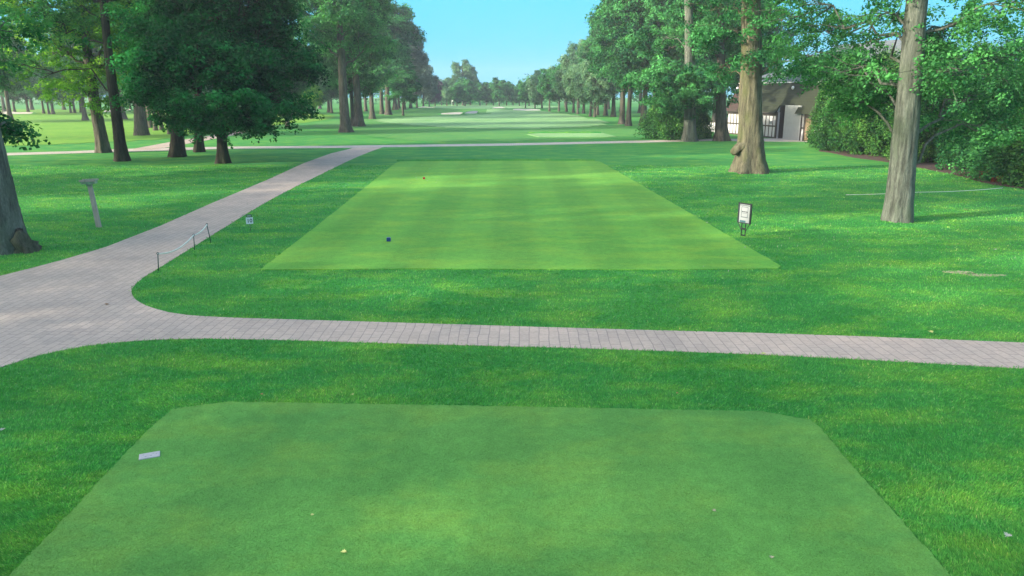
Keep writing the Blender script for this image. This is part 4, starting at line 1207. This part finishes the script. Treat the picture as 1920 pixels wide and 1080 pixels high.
# fallen leaves
M_fallen = simple('fallen_leaf', (0.50, 0.52, 0.16), 0.7, 0.25, 20)
M_fallenw = simple('pale_fallen_leaf', (0.40, 0.42, 0.30), 0.7, 0.15, 20)
M_fallenp = simple('pinkish_fallen_leaf', (0.30, 0.30, 0.17), 0.7, 0.2, 20)
M_fallenr = simple('brown_fallen_leaf', (0.34, 0.17, 0.06), 0.7, 0.25, 20)
fl = [(586, 970, 0.05, M_fallen, 'yellow-green leaf lying in the middle of the near tee', 1), (645, 1040, 0.07, M_fallen, 'pale green leaf at the bottom of the near tee', 1), (1446, 1050, 0.06, M_fallenp, 'pinkish pale leaf low on the right of the near tee', 1), (1338, 962, 0.06, M_fallenp, 'pale leaf on the right half of the near tee', 1),
      (1888, 1012, 0.10, M_fallenw, 'white leaf on the rough in the lower right corner', 0), (6, 812, 0.10, M_fallenw, 'white leaf on the rough at the left edge', 0), (491, 745, 0.06, M_fallenr, 'brown leaf in the rough behind the left corner of the near tee', 0), (661, 745, 0.06, M_fallen, 'yellow leaf in the rough behind the near tee', 0),
      (1744, 627, 0.14, M_fallen, 'curled yellow-green leaf at the grass edge above the right path', 0), (1432, 669, 0.12, M_fallen, 'yellow leaf on the grass below the right path', 0), (1810, 395, 0.2, M_fallenr, 'brown leaf on the lawn right of the nearest right tree', 0), (1865, 471, 0.14, M_fallenw, 'pale leaf on the right lawn above the bare patch', 0),
      (1325, 420, 0.12, M_fallenw, 'pale leaf left of the tee sign', 0), (201, 572, 0.12, M_fallenr, 'brown leaf lying on the brick path', 2), (1270, 743, 0.05, M_fallenr, 'brown leaf behind the right part of the near tee', 0), (770, 344, 0.10, M_fallen, 'pale fleck of a leaf near the red marker', 1)]
for i, (px, py, s, m_, lab, on) in enumerate(fl):
    P = g(px, py)
    z = {0: 0.055, 1: 0.034, 2: 0.02}[on]
    rr = random.Random(i)
    outline = [(0, -1.2), (0.12, -0.5), (0.6, -0.6), (0.45, -0.2), (1.0, 0.05), (0.55, 0.25), (0.6, 0.7), (0.25, 0.5), (0, 1.1), (-0.25, 0.5), (-0.6, 0.7), (-0.55, 0.25), (-1.0, 0.05), (-0.45, -0.2), (-0.6, -0.6), (-0.12, -0.5)]
    v = [(a * s * 0.55, b_ * s * 0.55, z + abs(a) * s * 0.22 + rr.uniform(0, s * 0.06)) for a, b_ in outline] + [(0, 0, z)]
    n = len(outline)
    o = MB().add([(p[0], p[1], p[2]) for p in v], [(k, (k + 1) % n, n) for k in range(n)]).build('fallen_leaf', m_)
    o.location = (P[0], P[1], 0); o.rotation_euler = (0, 0, rr.uniform(0, 6.28))
    tag(o, lab, 'leaf', 'fallen leaves')
# clover flowers scattered in the lawns
r = np.random.default_rng(5)
cl = []
for (px, py, sx_, sy_, k) in ((300, 345, 130, 8, 60), (120, 350, 80, 8, 30), (520, 330, 60, 20, 14), (1750, 420, 120, 50, 16), (800, 330, 60, 14, 16), (1500, 460, 120, 40, 14), (640, 262, 160, 4, 8)):
    for _ in range(k):
        a, b_ = g(px + r.normal() * sx_, py + r.normal() * sy_); cl.append((a, b_))
mm = MB()
for (a, b_) in cl:
    s = r.uniform(0.008, 0.018); z = 0.06
    mm.add([(a - s, b_, z), (a, b_ - s, z), (a + s, b_, z), (a, b_ + s, z), (a, b_, z + s), (a, b_, z - 0.06)], [(0, 1, 4), (1, 2, 4), (2, 3, 4), (3, 0, 4), (1, 0, 5), (2, 1, 5), (3, 2, 5), (0, 3, 5)])
o = mm.build('clover', M_fallenw)
tag(o, 'tiny white clover flowers dotted over the lawns', 'clover', kind='stuff')

# ---------------------------------------------------------------- light, sky, air
SUN_DIR = Vector((-0.93, -0.36, 0.0)).normalized()
ELEV = R(18)
sd = bpy.data.lights.new('sun', 'SUN')
sun = bpy.data.objects.new('sun', sd); COL.objects.link(sun)
sd.energy = 1.9; sd.angle = R(0.9); sd.color = (1.0, 0.93, 0.80)
to = Vector((SUN_DIR.x * math.cos(ELEV), SUN_DIR.y * math.cos(ELEV), math.sin(ELEV)))
sun.rotation_euler = to.to_track_quat('Z', 'Y').to_euler()
w = bpy.data.worlds.new('World'); scene.world = w; w.use_nodes = True
nt = w.node_tree; nt.nodes.clear()
sky = N(nt, 'ShaderNodeTexSky', sky_type='NISHITA'); sky.sun_disc = False
sky.sun_elevation = ELEV; sky.sun_rotation = math.atan2(to.x, to.y)
sky.air_density = 1.0; sky.dust_density = 3.0; sky.ozone_density = 1.0
bg1 = N(nt, 'ShaderNodeBackground'); L(nt, sky.outputs[0], bg1.inputs[0]); bg1.inputs[1].default_value = 0.15
bg2 = N(nt, 'ShaderNodeBackground'); bg2.inputs[0].default_value = (0.036, 0.207, 0.30, 1); bg2.inputs[1].default_value = 1.0
tc = N(nt, 'ShaderNodeTexCoord'); sp = N(nt, 'ShaderNodeSeparateXYZ'); L(nt, tc.outputs['Generated'], sp.inputs[0])
mr = N(nt, 'ShaderNodeMapRange'); mr.inputs[1].default_value = 0.14; mr.inputs[2].default_value = 0.30; L(nt, sp.outputs[2], mr.inputs[0])
ms = N(nt, 'ShaderNodeMixShader'); L(nt, mr.outputs[0], ms.inputs[0]); L(nt, bg2.outputs[0], ms.inputs[1]); L(nt, bg1.outputs[0], ms.inputs[2])
ou = N(nt, 'ShaderNodeOutputWorld'); L(nt, ms.outputs[0], ou.inputs[0])

HAZE = True
if HAZE:
    hz = MB().box(-860, 860, -120, 960, -1.2, 34).build('haze', None)
    m = bpy.data.materials.new('haze'); m.use_nodes = True; nt = m.node_tree; nt.nodes.clear()
    pv = N(nt, 'ShaderNodeVolumePrincipled'); pv.inputs['Color'].default_value = (0.90, 0.93, 0.96, 1); pv.inputs['Density'].default_value = 0.00056
    pv.inputs['Anisotropy'].default_value = 0.2
    ou = N(nt, 'ShaderNodeOutputMaterial'); L(nt, pv.outputs[0], ou.inputs['Volume'])
    hz.data.materials.append(m)
    tag(hz, 'thin morning haze over the course', 'haze', kind='stuff')

vs = scene.view_settings
vs.view_transform = 'Standard'; vs.look = 'None'; vs.exposure = 2.0; vs.gamma = 1.0; vs.use_curve_mapping = False
